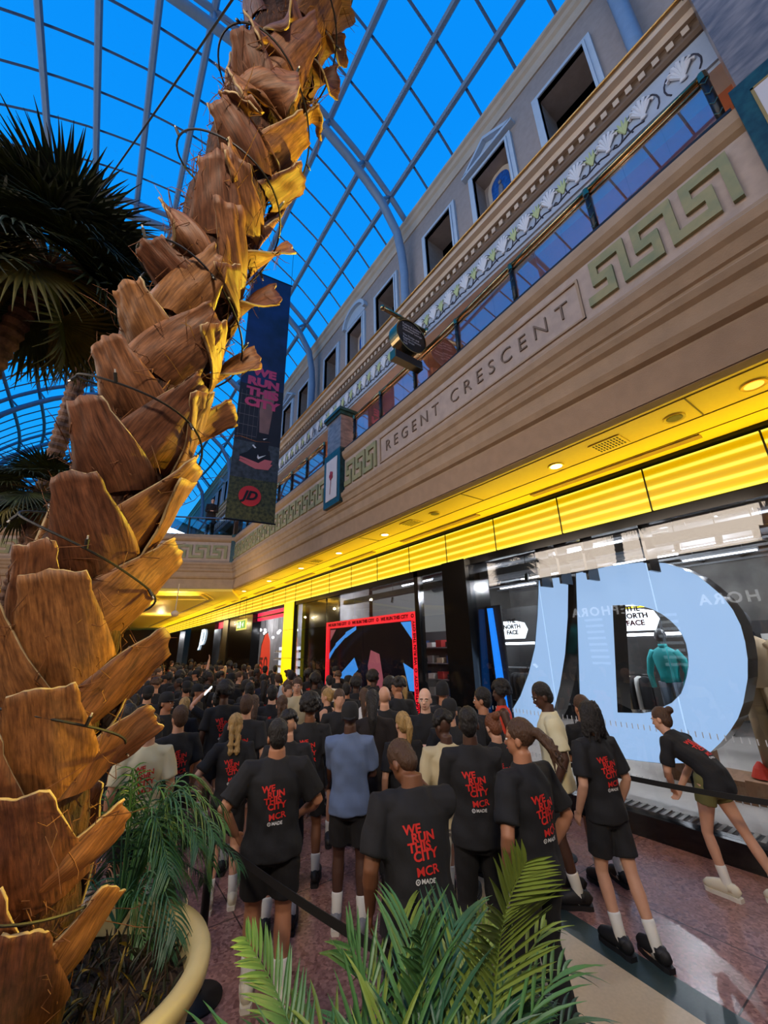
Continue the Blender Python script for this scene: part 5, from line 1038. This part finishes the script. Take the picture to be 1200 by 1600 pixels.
def person(name, label, loc, face=0, h=1.75, skin='tan', hair=('short', 'black'), shirt='black', prt=True, bottom=('shorts', 'black'), arms=('down', 'down'), head=(0, 0), lean=0, spread=.11, step=(0, 0), fem=False, sleeve='short', shoe='black', sock=True, vox=.011, build=1.0, facefull=False, group=None, hold=None, legout=None, chestlogo=False):
    """body local frame: faces +Y, X to its right, feet on z=0"""
    t = thing(name, label, 'person', (loc[0], loc[1], 0), math.radians(face), group); s = h/1.75; t.scale = (s, s, s); sk = SKM[skin]
    bw = build*(.92 if fem else 1.0)
    piv = np.array((0, 0, .95)); Rl = rot('X', -lean)
    def U(p):
        p = np.array(p, float)-piv
        k = min(1, max(0, (p[2])/.25)); return (rot('X', -lean*k)@p)+piv+(np.array((0, -.0018*lean, 0)))
    B_ = MB()
    # torso
    tz = [(.84, .11, .09), (.90, .165, .115), (.97, .168, .115), (1.06, .142, .10), (1.16, .148, .105), (1.28, .168, .115), (1.37, .168, .105), (1.43, .11, .085), (1.47, .062, .062), (1.55, .056, .058)]
    B_.tube([U((0, -.005 if z < 1.4 else .0, z)) for z, a, b in tz], [a*bw for z, a, b in tz], 16, ry=[b*bw for z, a, b in tz], ref=(0, -1, 0))
    # head
    nb = U((0, .0, 1.512)); Rh = Rl@rot('Z', head[0])@rot('X', -head[1]); 
    def Hd(p): return nb+Rh@np.array(p, float)
    for c, r in (((0, .0, .145), (.074, .092, .098)), ((0, .028, .085), (.060, .068, .085)), ((0, .06, .035), (.030, .028, .022)), ((0, .099, .088), (.0125, .018, .014)), ((0, .090, .112), (.009, .014, .03)), ((-.074, .0, .10), (.010, .02, .032)), ((.074, .0, .10), (.010, .02, .032)), ((0, .078, .135), (.055, .016, .012)), ((0, .082, .058), (.024, .012, .008)), ((0, .08, .046), (.02, .012, .008))):
        q_ = MB(); q_.ell(c, r, 14); B_.add([Hd(p) for p in q_.v], q_.f)
    B_.tube([U((0, 0, 1.44)), U((0, .0, 1.50)), Hd((0, .01, .06))], [.06, .054, .052], 12)
    # arms
    sh = [U((sg*.175*bw, -.005, 1.395)) for sg in (-1, 1)]; arm_pts = []
    for k, sg in enumerate((-1, 1)):
        mode = arms[k]; S = sh[k]
        if isinstance(mode, (tuple, list)): tgt = np.array(mode[:3], float); pole = np.array(mode[3:6] if len(mode) >= 6 else (sg*.6, -.6, -.4)); 
        else:
            tgt, pole = {'down': (np.array((sg*.235*bw, .06, .90)), np.array((sg*.4, -1, 0))), 'hips': (np.array((sg*.19, .02, 1.02)), np.array((sg*1, -.6, 0))), 'front': (np.array((sg*.05, .24, 1.08)), np.array((sg*.8, -.7, -.5))), 'crossed': (np.array((-sg*.09, .21, 1.17)), np.array((sg*.9, 0, -.6))), 'phone': (np.array((sg*.10, .30, 1.25)), np.array((sg*.6, -.2, -.9))), 'up': (np.array((sg*.26, .14, 1.90)), np.array((sg*1, .1, 0))), 'pocket': (np.array((sg*.21, .04, .93)), np.array((sg*.9, -.9, 0))), 'face': (np.array((sg*.06, .17, 1.50)), np.array((sg*.7, .1, -.8)))}[mode]
            if lean and isinstance(mode, str) and mode != 'down': tgt = U(tgt)
        E_, Wr = ik(S, tgt, .285, .255, pole); arm_pts.append((S, E_, Wr)); inn = U((sg*.09*bw, -.005, 1.40))
        B_.tube([inn, S, S+(E_-S)*.35, E_, E_+(Wr-E_)*.25, Wr], [.062*bw, .060*bw, .050*bw, .040*bw, .042*bw, .027], 10)
        # hand
        d = (Wr-E_)/np.linalg.norm(Wr-E_); ref = np.array((-sg*1., 0, 0)) if abs(d[0]) < .8 else np.array((0, 0, 1.)); nrm = ref-d*(ref@d); nrm /= np.linalg.norm(nrm); sd = np.cross(nrm, d)   # palm normal, spread axis
        if sd@np.array((0, 1, 0)) < 0: sd = -sd
        hv = vox < .013
        B_.tube([Wr, Wr+d*.03, Wr+d*.085], [.024, .036, .038], 10, ry=[.019, .015, .013], ref=nrm)
        if hv:
            curl = .9 if (hold is not None and k == hold[0]) else .35
            for fi, (off, L) in enumerate(((.028, .068), (.0095, .078), (-.0095, .072), (-.028, .056))):
                b0 = Wr+d*.075+sd*off; d1 = d*math.cos(curl*.6)+nrm*math.sin(curl*.6); d2 = d*math.cos(curl*1.8)+nrm*math.sin(curl*1.8)
                B_.tube([b0, b0+d1*L*.5, b0+d1*L*.5+d2*L*.5], [.0088, .0082, .0068], 6)
            tb = Wr+d*.03+sd*.028; td = d*.7+sd*.55+nrm*.3; B_.tube([tb, tb+td*.035, tb+td*.04+(d*.9+nrm*.3)*.03], [.012, .010, .0075], 6)
        else: B_.tube([Wr+d*.07, Wr+d*.15+nrm*.03], [.034, .024], 8, ry=[.012, .01], ref=nrm)
        if hold is not None and k == hold[0]:
            pc = Wr+d*.09+nrm*.02; q_ = MB(); q_.box(-.037, .037, -.005, .005, -.075, .075); A_ = np.array([sd, nrm, np.cross(sd, nrm)]).T
            tg = MB(); tg.add([pc+A_@np.array(p) for p in q_.v], q_.f)
            hold_obj = (tg, hold[1])
    # legs
    legs = []
    for k, sg in enumerate((-1, 1)):
        hip = np.array((sg*.088*bw, 0, .90)); dy = step[k] if not legout else legout[k][1]; dx = sg*spread if not legout else legout[k][0]
        ank = np.array((dx, dy-.03, .085)); kn, ank2 = ik(hip, ank, .42, .41, (sg*.05, 1, 0)); ank2[2] = .085
        B_.tube([hip+np.array((0, 0, .03)), hip+(kn-hip)*.3, hip+(kn-hip)*.75, kn, kn+(ank2-kn)*.28, kn+(ank2-kn)*.6, ank2], [.086*bw, .084*bw, .062*bw, .052*bw, .056*bw, .044*bw, .034], 12)
        B_.tube([ank2+np.array((0, -.04, -.04)), ank2+np.array((0, .06, -.045)), ank2+np.array((sg*.01, .15, -.06))], [.03, .036, .03], 8)
        legs.append((hip, kn, ank2))
    body = rjob(B_, 'body', sk, t, vox if vox > .013 else .0085, 2)
    # shirt
    if shirt:
        lo = .84 if not fem else .88; q = MB(); k_ = .020
        rr = [(lo, .198, .146), (.92, .197, .146), (1.02, .172, .126), (1.14, .170, .126), (1.26, .186, .134), (1.36, .186, .122), (1.425, .132, .10), (1.485, .074, .074)]
        if shirt == 'coat': rr[0] = (.62, .22, .16)
        if sleeve == 'none': rr = [(z, a-.012, b-.01) for z, a, b in rr]
        q.tube([U((0, -.005, z)) for z, a, b in rr], [a*bw for z, a, b in rr], 18, ry=[b*bw for z, a, b in rr], ref=(0, -1, 0))
        for k, sg in enumerate((-1, 1)):
            S, E_, Wr = arm_pts[k]; inn = U((sg*.08*bw, -.005, 1.395))
            if sleeve == 'short': q.tube([inn, S+np.array((0, 0, .008)), S+(E_-S)*.4, S+(E_-S)*.80], [.075*bw, .078*bw, .074*bw, .076*bw], 12)
            elif sleeve == 'long': q.tube([inn, S+np.array((0, 0, .008)), S+(E_-S)*.5, E_, E_+(Wr-E_)*.5, Wr], [.075*bw, .078*bw, .068*bw, .058*bw, .05*bw, .036], 12)
        if shirt == 'hood': pass
        so = rjob(q, 'shirt', CL[shirt], t, max(vox, .011), 2, (.005, 17, len(label)*.7))
        if prt:
            O = U((0, 0, 1.21)); up = Rl@np.array((0, 0, 1.)); 
            PRINTS.append((so, (O, np.array((1, 0, 0.)), up, Rl@np.array((0, -1., 0))), .64 if not fem else .58, prt))
        if chestlogo: PRINTS.append((so, (U((0, 0, 1.28)), np.array((-1., 0, 0)), Rl@np.array((0, 0, 1.)), Rl@np.array((0, 1., 0))), 1.0, 'chest'))
    # bottoms
    kind, colr = bottom; q = MB()
    q.tube([(0, -.005, .80), (0, -.005, .86), (0, -.005, .94), U((0, -.005, 1.03))], [.13*bw, .176*bw, .178*bw, .155*bw], 16, ry=[.10, .128, .125, .112], ref=(0, -1, 0))
    for k, (hip, kn, an) in enumerate(legs):
        if kind == 'shorts': q.tube([hip, hip+(kn-hip)*.4, hip+(kn-hip)*.74], [.096*bw, .100*bw, .096*bw], 14)
        elif kind == 'short': q.tube([hip, hip+(kn-hip)*.25, hip+(kn-hip)*.38], [.096*bw, .098*bw, .096*bw], 14)
        elif kind == 'tights': q.tube([hip, hip+(kn-hip)*.5, kn, kn+(an-kn)*.3, an+np.array((0, 0, .04))], [.092*bw, .08*bw, .058*bw, .061*bw, .040], 12)
        else: q.tube([hip, hip+(kn-hip)*.5, kn, kn+(an-kn)*.5, an+np.array((0, 0, .0))], [.098*bw, .09*bw, .075*bw, .068*bw, .062], 12)
    rjob(q, {'shorts': 'shorts', 'short': 'shorts', 'tights': 'leggings'}.get(kind, 'trousers'), CL[colr], t, max(vox, .011), 2, (.003, 21, 1.3))
    for k, (hip, kn, an) in enumerate(legs):
        sg = (-1, 1)[k]
        if sock and kind in ('shorts', 'short'):
            q = MB(); q.tube([kn+(an-kn)*.60, kn+(an-kn)*.63, kn+(an-kn)*.8, an, an+np.array((0, .03, -.04))], [.046*bw, .050*bw, .045*bw, .042, .04], 14); q.build('sock', SOCK, t, smooth=True)
        q = MB(); c = an
        sx = [(-.085, .022, .036), (-.065, .037, .052), (-.01, .042, .058), (.05, .045, .060), (.11, .048, .052), (.165, .043, .042), (.200, .022, .024)]
        q.tube([(c[0]+sg*max(0, y)*.12, c[1]+y, .022+b*.9) for y, a, b in sx], [a for y, a, b in sx], 14, ry=[b for y, a, b in sx], ref=(0, 0, 1)); q.tube([(c[0], c[1]-.02, .06), (c[0], c[1]-.02, .115)], [.044, .044], 12)
        so_ = q.build('shoe', SHO[shoe], t, smooth=True)
        q = MB(); pl = [(sg*0+x*1.0, y) for x, y in [(.030, -.095), (.042, -.06), (.042, 0), (.046, .06), (.048, .12), (.036, .185), (0, .212), (-.036, .185), (-.048, .12), (-.045, .06), (-.040, 0), (-.042, -.06), (-.03, -.095)]]
        q.prism([(c[0]+x+sg*max(0, y)*.12, c[1]+y) for x, y in pl], lambda u, v, d: (u, v, d), 0.0, .034); q.build('sole', SOLE if shoe != 'black' else SHO['black'], so_)
    # hair and face
    style, hc = hair; hm = HM.get(hc, HM['black']); q = MB()
    def E(c, r): 
        q_ = MB(); q_.ell(c, r, 16); q.add([Hd(p) for p in q_.v], q_.f)
    hr = np.random.RandomState(len(label)*7+int(h*100))
    if style in ('short', 'fade'):
        k_ = 1.0 if style == 'short' else .965; E((0, -.010, .158), (.083*k_, .099*k_, .100*k_)); E((0, -.045, .110), (.072*k_, .062*k_, .085*k_))
    elif style == 'curly':
        for i in range(60):
            a = hr.rand()*2*PI; e = hr.uniform(-.1, 1.5); p = np.array((math.cos(a)*math.cos(e)*.078, math.sin(a)*math.cos(e)*.092-.014, .150+math.sin(e)*.10)); 
            if p[1] > .065 and p[2] < .19: continue
            E(p, (.03, .03, .028))
    elif style == 'afro': 
        for i in range(110):
            a = hr.rand()*2*PI; e = hr.uniform(-.4, 1.5); p = np.array((math.cos(a)*math.cos(e)*.10, math.sin(a)*math.cos(e)*.11-.02, .160+math.sin(e)*.12)); 
            if p[1] > .06 and p[2] < .18: continue
            E(p, (.034, .034, .032))
    elif style in ('bun', 'ponytail', 'long', 'locs', 'braids'):
        E((0, -.012, .156), (.082, .099, .098)); E((0, -.045, .110), (.072, .062, .085))
        if style == 'bun': E((0, -.115, .20), (.045, .042, .042))
        if style == 'ponytail': q.tube([Hd(p) for p in ((0, -.09, .19), (0, -.14, .18), (0, -.165, .10), (0, -.15, .0), (0, -.14, -.10))], [.026, .034, .04, .034, .012], 10)
        if style == 'long': q.tube([Hd(p) for p in ((0, -.03, .16), (0, -.06, .06), (0, -.09, -.05), (0, -.10, -.20))], [.08, .09, .085, .05], 14, ry=[.07, .06, .05, .03], ref=(1, 0, 0))
        if style == 'braids': 
            for sx_ in (-.035, .035): q.tube([Hd((sx_+.006*math.sin(k*2.2), -.08-.012*k*.6, .12-k*.035)) for k in range(9)], [.026+.006*(k % 2) for k in range(8)]+[.01], 8)
        if style == 'locs':
            for i in range(46):
                a = PI+hr.uniform(-.15, PI+.15); x = math.cos(a)*.085; y = math.sin(a)*.085-.01; z0_ = .17+hr.rand()*.05; ln = hr.uniform(.18, .27) if head[1] < 60 else .3
                q.tube([Hd((x*.7, y*.7, z0_+.03)), Hd((x*1.08, y*1.05, z0_-.03)), Hd((x*1.22, y*1.12-.005, z0_-ln*.6)), Hd((x*1.2+hr.randn()*.01, y*1.15+hr.randn()*.01, z0_-ln))], [.012, .013, .0125, .009], 6)
        if style == 'locs' : pass
    elif style == 'cap':
        E((0, -.045, .108), (.073, .062, .08))
    if style == 'tied_locs':
        E((0, -.012, .156), (.082, .099, .098))
        for i in range(30):
            a = hr.rand()*2*PI; rr_ = hr.rand()*.05; q.tube([Hd((math.cos(a)*.05, -.07+math.sin(a)*.02, .18)), Hd((math.cos(a)*.03, -.13, .15+math.sin(a)*.03)), Hd((math.cos(a)*rr_, -.19+hr.randn()*.01, .09+math.sin(a)*rr_)), Hd((math.cos(a)*rr_*1.6, -.23+hr.randn()*.02, .0+hr.randn()*.03))], [.012, .014, .013, .008], 6)
    if q.v and style != 'bald': rjob(q, 'hair', hm, t, .009 if vox < .013 else .014, 1, (.0015, 90, .5))
    if style in ('cap', 'beanie', 'cap_back'):
        q = MB(); 
        if style == 'cap_back':
            q_ = MB(); q_.lathe([(.088, .10), (.088, .17), (.078, .215), (.05, .243), (.0005, .25)], n=20); q.add([Hd((p[0]*.97, p[1]*1.13-.006, p[2])) for p in q_.v], q_.f)
            q_ = MB(); q_.prism([(-.06, -.06), (-.05, -.12), (0, -.15), (.05, -.12), (.06, -.06)], lambda u, v, d: (u, v, .115+d+.25*(v+.08)), 0, .006); q.add([Hd(p) for p in q_.v], q_.f)
        elif style == 'cap':
            q_ = MB(); q_.lathe([(.086, .125), (.088, .17), (.078, .215), (.05, .243), (.0005, .25)], n=20); q.add([Hd((p[0]*.97, p[1]*1.13-.006, p[2])) for p in q_.v], q_.f)
            q_ = MB(); q_.prism([(-.075, .06), (-.06, .13), (0, .175), (.06, .13), (.075, .06)], lambda u, v, d: (u, v, .145+d-.12*max(0, v-.08)), 0, .006); q.add([Hd(p) for p in q_.v], q_.f)
        else:
            q_ = MB(); q_.lathe([(.088, .09), (.092, .12), (.09, .17), (.078, .22), (.05, .252), (.0005, .262)], n=20); q.add([Hd((p[0]*.97, p[1]*1.13-.006, p[2])) for p in q_.v], q_.f)
        q.build('cap' if style != 'beanie' else 'beanie', CL['black' if hc != 'white' else 'cream'], t, smooth=True)
    if style == 'headband' or hc == 'band': pass
    if facefull:
        for sx_ in (-.03, .03):
            q = MB(); q_ = MB(); q_.ell((sx_, .087, .112), (.013, .008, .007), 10); q.add([Hd(p) for p in q_.v], q_.f); eo = q.build('eye', M['white'], t, smooth=True)
            q = MB(); q_ = MB(); q_.ell((sx_, .0935, .112), (.0055, .003, .0055), 8); q.add([Hd(p) for p in q_.v], q_.f); q.build('iris', mat('iris_brown', (50, 32, 22), .3), eo)
            q = MB(); q.tube([Hd((sx_-.018, .089, .131)), Hd((sx_, .096, .137)), Hd((sx_+.018, .089, .132))], .0042, 6); q.build('eyebrow', hm, t)
        q = MB(); q.tube([Hd((-.022, .088, .053)), Hd((0, .097, .051)), Hd((.022, .088, .053))], [.003, .0055, .003], 6); q.build('lips', mat('lips', (150, 84, 74), .5), t, smooth=True)
        if facefull == 'smile': q = MB(); q.tube([Hd((-.019, .093, .055)), Hd((0, .1005, .050)), Hd((.019, .093, .055))], [.002, .0045, .002], 6); q.build('teeth', M['white'], t)
    if hold is not None:
        po = hold_obj[0].build('phone_tmp', M['black'], None); 
        Mt = Matrix.Translation((loc[0], loc[1], 0)) @ Matrix.Rotation(math.radians(face), 4, 'Z') @ Matrix.Scale(s, 4); po.data.transform(Mt); po.name = 'phone'; po.data.name = 'phone'
        tag(po, hold[1], 'phone')
        if len(hold) > 2: po.data.materials.clear(); po.data.materials.append(mat('phone_light', (235, 245, 255), .4, emit=3))
    return t
# facing angle: 0 faces +Y (down the street, away from the camera); positive turns left
AWAY = lambda x, y: -math.degrees(math.atan2(x, y))
def P_(lab, x, y, turn=0, **k): return person('person', lab, (x, y), AWAY(x, y)+turn, **k)
P_('big man in printed black tee and shorts seen from behind, nearest on the left', 1.38, 3.45, 0, h=1.72, hair=('short', 'black'), skin='tan', shoe='white', arms=((-.27, .04, .98, -1, -.8, 0), (.22, .20, 1.02, 1, -.8, -.2)), build=1.16, step=(.06, -.04), head=(8, 6))
P_('man in plain greyish blue tee and backwards black cap seen from behind', 2.22, 3.72, -3, h=1.76, hair=('cap_back', 'black'), shirt='blue', prt=False, skin='dark', shoe='grey', arms=('crossed', 'front'), build=1.0, step=(.05, -.03))
P_('man with cropped bowed head in black top, largest figure in the middle', 1.72, 2.14, 12, h=1.74, hair=('fade', 'brown'), skin='brown', prt=True, sleeve='short', bottom=('trousers', 'black'), arms=('down', 'face'), head=(34, 38), lean=7, build=1.12, shoe='black')
P_('dark skinned man in printed tee and trousers just left of the tied locs man', 2.66, 2.56, 6, h=1.78, hair=('fade', 'black'), skin='dark', arms=('front', 'crossed'), head=(-10, 0), build=1.0, bottom=('trousers', 'black'))
P_('man with tied back brown locs looking left, hand in his pocket', 2.60, 2.02, 48, h=1.76, hair=('tied_locs', 'brown'), skin='tan', arms=('pocket', 'pocket'), head=(30, 0), build=1.04, facefull=True, bottom=('trousers', 'black'))
P_('tall man in cream tee looking down left beside the giant letter J', 4.10, 2.78, 96, h=1.87, hair=('fade', 'black'), shirt='cream', prt=False, chestlogo=True, skin='dark', arms=('down', 'down'), head=(10, 18), facefull=True)
P_('short haired person between the tall cream tee man and the hanging locs man', 4.62, 2.70, 35, h=1.70, hair=('short', 'brown'), skin='tan', arms=('front', 'down'), head=(0, 0))
P_('slim man with hanging black locs, white socks and black shoes', 3.86, 2.20, 42, h=1.75, hair=('locs', 'black'), skin='light', arms=('down', 'down'), head=(0, 0), legout=((-.10, -.02), (.06, -.20)), sock=True, build=.95)
person('person', 'woman in olive shorts bending forward to peer through the shop glass', (5.34, 1.90), -10, h=1.72, hair=('bun', 'brown'), skin='light', bottom=('short', 'olive'), shoe='white', lean=46, fem=True, arms=((-.07, .34, .80, -1, -.3, 0), (.03, .33, .78, 1, -.3, 0)), head=(14, -32), legout=((-.10, .03), (.12, -.38)), facefull=True)
P_('person in long sleeved cream top and pale trousers looking left', 2.83, 3.02, 4, h=1.68, hair=('curly', 'black'), shirt='beige', prt=False, skin='dark', head=(45, 15), sleeve='long', bottom=('trousers', 'white'))
P_('bald man facing the camera right of the red frame', 3.44, 4.0, 172, h=1.78, hair=('bald', 'black'), skin='pale', facefull=True, prt=False, arms=('crossed', 'crossed'))
P_('person in a round black beanie seen from behind near the black column', 4.0, 4.28, -5, h=1.80, hair=('beanie', 'black'), skin='tan')
P_('blonde woman with ponytail and printed tee right of the greyish blue tee', 2.85, 3.70, 14, h=1.61, hair=('ponytail', 'blonde'), skin='light', fem=True, head=(15, 0))
P_('man in black cap with cropped hair behind the blonde woman', 3.30, 3.44, -12, h=1.72, hair=('cap', 'black'), skin='light')
P_('tall curly haired man turned to the left in front of the screen', 3.89, 5.13, 20, h=1.82, hair=('curly', 'black'), skin='tan', head=(45, 0))
P_('bald man seen from behind below the screen', 3.24, 4.57, 0, h=1.78, hair=('bald', 'black'), skin='light', prt=False)
P_('person with long black hair in a long black coat right of the greyish blue tee', 2.78, 4.16, 0, h=1.80, hair=('long', 'black'), shirt='coat', prt=False, sleeve='long', bottom=('trousers', 'black'), fem=True, build=1.1)
P_('person with long brown hair in pale blue top in front of the screen', 3.53, 5.50, 0, h=1.68, hair=('long', 'brown'), shirt='white', prt=False, fem=True)
P_('woman with blonde ponytail in profile in a black vest top', 3.25, 6.16, 62, h=1.66, hair=('ponytail', 'blonde'), skin='light', fem=True, prt=False, head=(10, 0), facefull=True, sleeve='none')
P_('young man in beige tee facing the camera near the yellow column', 2.99, 6.75, 175, h=1.80, hair=('short', 'brown'), skin='light', shirt='beige', prt=False, facefull=True)
P_('curly haired man with pale neck and printed tee left of the greyish blue tee', 1.74, 4.10, -4, h=1.68, hair=('curly', 'black'), skin='light')
P_('man with a tall curly top and printed tee just behind the curly haired man', 2.22, 4.62, -4, h=1.74, hair=('afro', 'black'), skin='brown')
P_('woman with plaited dark blonde hair and printed tee in white socks', 1.42, 4.75, 2, h=1.63, hair=('braids', 'blonde'), skin='light', fem=True, shoe='white', arms=('hips', 'down'))
P_('woman with dark bun raising a glowing phone in her left hand', 1.78, 7.0, 4, h=1.66, hair=('bun', 'black'), skin='light', fem=True, arms=((-.22, .16, 1.72, -1, 0, 0), 'down'), hold=(0, 'glowing phone held up by the woman with the dark bun', 1))
P_('smiling man in black cap turned towards the right, by the palm trunk', .98, 6.4, -118, h=1.76, hair=('cap', 'black'), skin='tan', prt=False, chestlogo=True, facefull='smile', head=(-10, 0), arms=('front', 'front'))
P_('man in black cap seen from behind at the left edge of the crowd', .92, 7.9, 0, h=1.76, hair=('cap', 'black'), skin='light', prt=False)
P_('person in cream printed tee half hidden by the leaf bases of the palm', .62, 4.78, 6, h=1.70, hair=('short', 'brown'), shirt='cream', skin='light')
P_('person with short dark hair and printed tee behind the raised phone', 2.28, 7.02, -4, h=1.76, hair=('short', 'black'), skin='light')
P_('person with curled fringe and printed tee left of the beige tee man', 2.45, 6.45, 0, h=1.74, hair=('short', 'black'), skin='pale')
P_('steward in orange red vest in front of letter J looking left', 4.72, 3.90, 96, h=1.76, hair=('afro', 'black'), shirt='hivis', prt=False, skin='dark', sleeve='none')
P_('dark haired man in profile right of the round beanie', 3.90, 3.50, 60, h=1.78, hair=('short', 'black'), skin='tan', head=(20, 0), facefull=True)
P_('auburn haired woman looking down behind the dark skinned man in trousers', 3.38, 2.90, 20, h=1.62, hair=('bun', 'auburn'), skin='light', fem=True, head=(10, 22))
P_('woman with wavy blonde hair left of the raised phone', 1.30, 6.9, -8, h=1.63, hair=('long', 'blonde'), skin='light', fem=True)
P_('woman with white headband over braided brown hair', 2.32, 5.72, 4, h=1.66, hair=('braids', 'brown'), skin='light', fem=True)
P_('long brown haired person in printed tee right of the raised phone', 2.05, 6.1, 6, h=1.66, hair=('long', 'brown'), skin='light', fem=True)
# prototypes for the dense crowd behind
protos = []
specs = [dict(hair=('short', 'black'), skin='tan'), dict(hair=('short', 'brown'), skin='light'), dict(hair=('long', 'black'), skin='light', fem=True), dict(hair=('long', 'blonde'), skin='light', fem=True, prt=False), dict(hair=('bun', 'brown'), skin='light', fem=True), dict(hair=('cap', 'black'), skin='tan', prt=False), dict(hair=('afro', 'black'), skin='dark'), dict(hair=('fade', 'black'), skin='dark', prt=False, sleeve='long', bottom=('trousers', 'black')), dict(hair=('ponytail', 'brown'), skin='light', fem=True), dict(hair=('short', 'black'), skin='pale', shirt='white', prt=False), dict(hair=('curly', 'brown'), skin='light', arms=('front', 'front')), dict(hair=('short', 'black'), skin='brown', shirt='navy', prt=False, sleeve='long')]
pdesc = ['short black haired person in printed black tee', 'short brown haired person in printed black tee', 'long black haired person in printed black tee', 'blonde long haired person in black', 'brown haired person with a bun in black tee', 'person in black cap and black tee', 'person with rounded afro and black tee', 'cropped haired person in long black top', 'person with brown ponytail and printed tee', 'short dark haired person in white tee', 'curly brown haired person in printed black tee', 'dark haired person in navy long sleeved top']
spots = []; rc = np.random.RandomState(42); placed = [(o.location[0], o.location[1]) for o in bpy.data.objects if o.get('category') == 'person']
yy = 5.3
while yy < 27:
    xx = .25+rc.rand()*.3
    while xx < 5.55:
        x, y = xx+rc.uniform(-.12, .12), yy+rc.uniform(-.14, .14)
        ok = all((x-a)**2+(y-b)**2 > .47**2 for a, b in placed) and not (y > 14.6 and y < 16.2 and x > 4.9) and not (x > 5.55)
        pxr = x/y
        if ok and pxr < .84 and pxr > .02: spots.append((x, y)); placed.append((x, y))
        xx += .58+rc.rand()*.14+(.012*(yy-5))
    yy += .62+.028*(yy-5)
zones = [(7.5, 'among the nearer rows of the crowd'), (10, 'in the crowd in front of the screen'), (14, 'in the crowd before the yellow column'), (19, 'in the crowd below the bridge'), (99, 'at the far end of the crowd')]
finish_protos = []
for i, sp in enumerate(specs):
    t = person('person', 'x%d' % i, (spots[i*3][0], spots[i*3][1]), 0, h=1.74, vox=.017, group=None, **sp); finish_protos.append(t)
person('person', 'person raising one arm high near the exit sign in the far crowd', (2.72, 13.1), 4, h=1.84, hair=('short', 'black'), skin='light', arms=('down', (.30, .1, 2.05, 1, 0, 0)), vox=.015)
finish_jobs()
for so, fr_, sc, kd in PRINTS:
    if kd == 'chest':
        v, f = text_mesh('MADE', size=.035, bold=.001); wrap_print(so, fr_, (v, f), CL['navy'], 'shirt_logo', sc=1.0); continue
    wrap_print(so, fr_, PR_R, PRINT, 'shirt_print', sc=sc); wrap_print(so, fr_, PR_W, PRW if so.data.materials[0] is not CL['cream'] else CL['navy'], 'shirt_logo', sc=sc)
def copy_tree(o, parent=None):
    c = o.copy(); C.objects.link(c); c.parent = parent
    for ch in list(o.children): copy_tree(ch, c)
    return c
def zone(y): return next(b for a, b in zones if y < a)
def setup(t, k, x, y):
    t.location = (x, y, 0); t.rotation_euler = (0, 0, math.radians(AWAY(x, y)*.6+rc.uniform(-25, 25) + (rc.choice([0, 0, 0, 0, 90, -90, 180])))); s = rc.uniform(.95, 1.04)*(.95 if specs[k].get('fem') else 1.0); t.scale = (s, s, s)
    g = pdesc[k]+' '+zone(y); t['label'] = g; t['group'] = g
used = set(i*3 for i in range(len(specs)))
for i in range(len(specs)): setup(finish_protos[i], i, *spots[i*3])
for j, (x, y) in enumerate(spots):
    if j in used: continue
    k = int(rc.choice(len(specs), p=[.17, .09, .12, .05, .09, .1, .11, .09, .06, .02, .05, .05])); t = copy_tree(finish_protos[k]); setup(t, k, x, y)
print('CROWD', len(spots))
# ================================================================== QUEUE BARRIERS
def stanchion(x, y, lab, z=.98):
    t = thing('barrier_post', lab, 'barrier post', (x, y, 0), 0, 'queue barrier posts'); q = MB(); q.lathe([(.0005, 0), (.17, 0), (.17, .012), (.05, .03), (.03, .05)], n=28); q.build('base', M['blackm'], t, smooth=True); q = MB(); q.tube([(0, 0, .03), (0, 0, z)], .03, 14); q.build('pole', M['iron'], t, smooth=True); q = MB(); q.lathe([(.036, z-.09), (.038, z-.08), (.038, z-.01), (.03, z), (.0005, z+.004)], n=20); q.build('belt_head', M['blackm'], t, smooth=True)
def belt(a, b, z, lab, sag=.03):
    a = np.array((*a, z)); b = np.array((*b, z)); n = 12; q = MB(); P = [a+(b-a)*k/n-np.array((0, 0, sag*math.sin(PI*k/n))) for k in range(n+1)]; d = np.cross((b-a)/np.linalg.norm(b-a), (0, 0, 1.))*.0025; u = np.array((0, 0, .024)); k0 = 0
    for p in P: q.v += [tuple(p-u-d), tuple(p+u-d), tuple(p+u+d), tuple(p-u+d)]
    for k in range(n):
        for j in range(4): q.f.append((k*4+j, k*4+(j+1) % 4, k*4+4+(j+1) % 4, k*4+4+j)); q.mi.append(0)
    tag(q.build('barrier_belt', M['blackm']), lab, 'barrier belt', 'queue barrier belts')
stanchion(1.02, 3.75, 'black belt barrier post left of the big man in the foreground'); stanchion(1.42, 1.72, 'black belt barrier post hidden by the foreground palm fronds')
belt((1.02, 3.75), (1.42, 1.72), .93, 'black belt crossing diagonally in front of the big man\'s legs')
stanchion(5.02, 1.0, 'black belt barrier post beyond the right edge of the picture'); stanchion(4.72, 3.30, 'black belt barrier post hidden behind the locs man')
belt((5.02, 1.0), (4.72, 3.30), .95, 'black belt running past the bending woman at the shop front')
stanchion(.78, 6.0, 'black belt barrier post near the smiling man'); belt((.78, 6.0), (1.02, 3.75), .93, 'black belt on the left side of the queue behind the fronds')
# person on the bridge
person('person', 'person in black coat leaning on the bridge rail beside the banner', (3.35, 17.3), 170, h=1.76, hair=('short', 'black'), skin='light', shirt='coat', prt=False, sleeve='long', bottom=('trousers', 'black'), vox=.015, arms=('front', 'front')).location[2] = 6.82
finish_jobs()
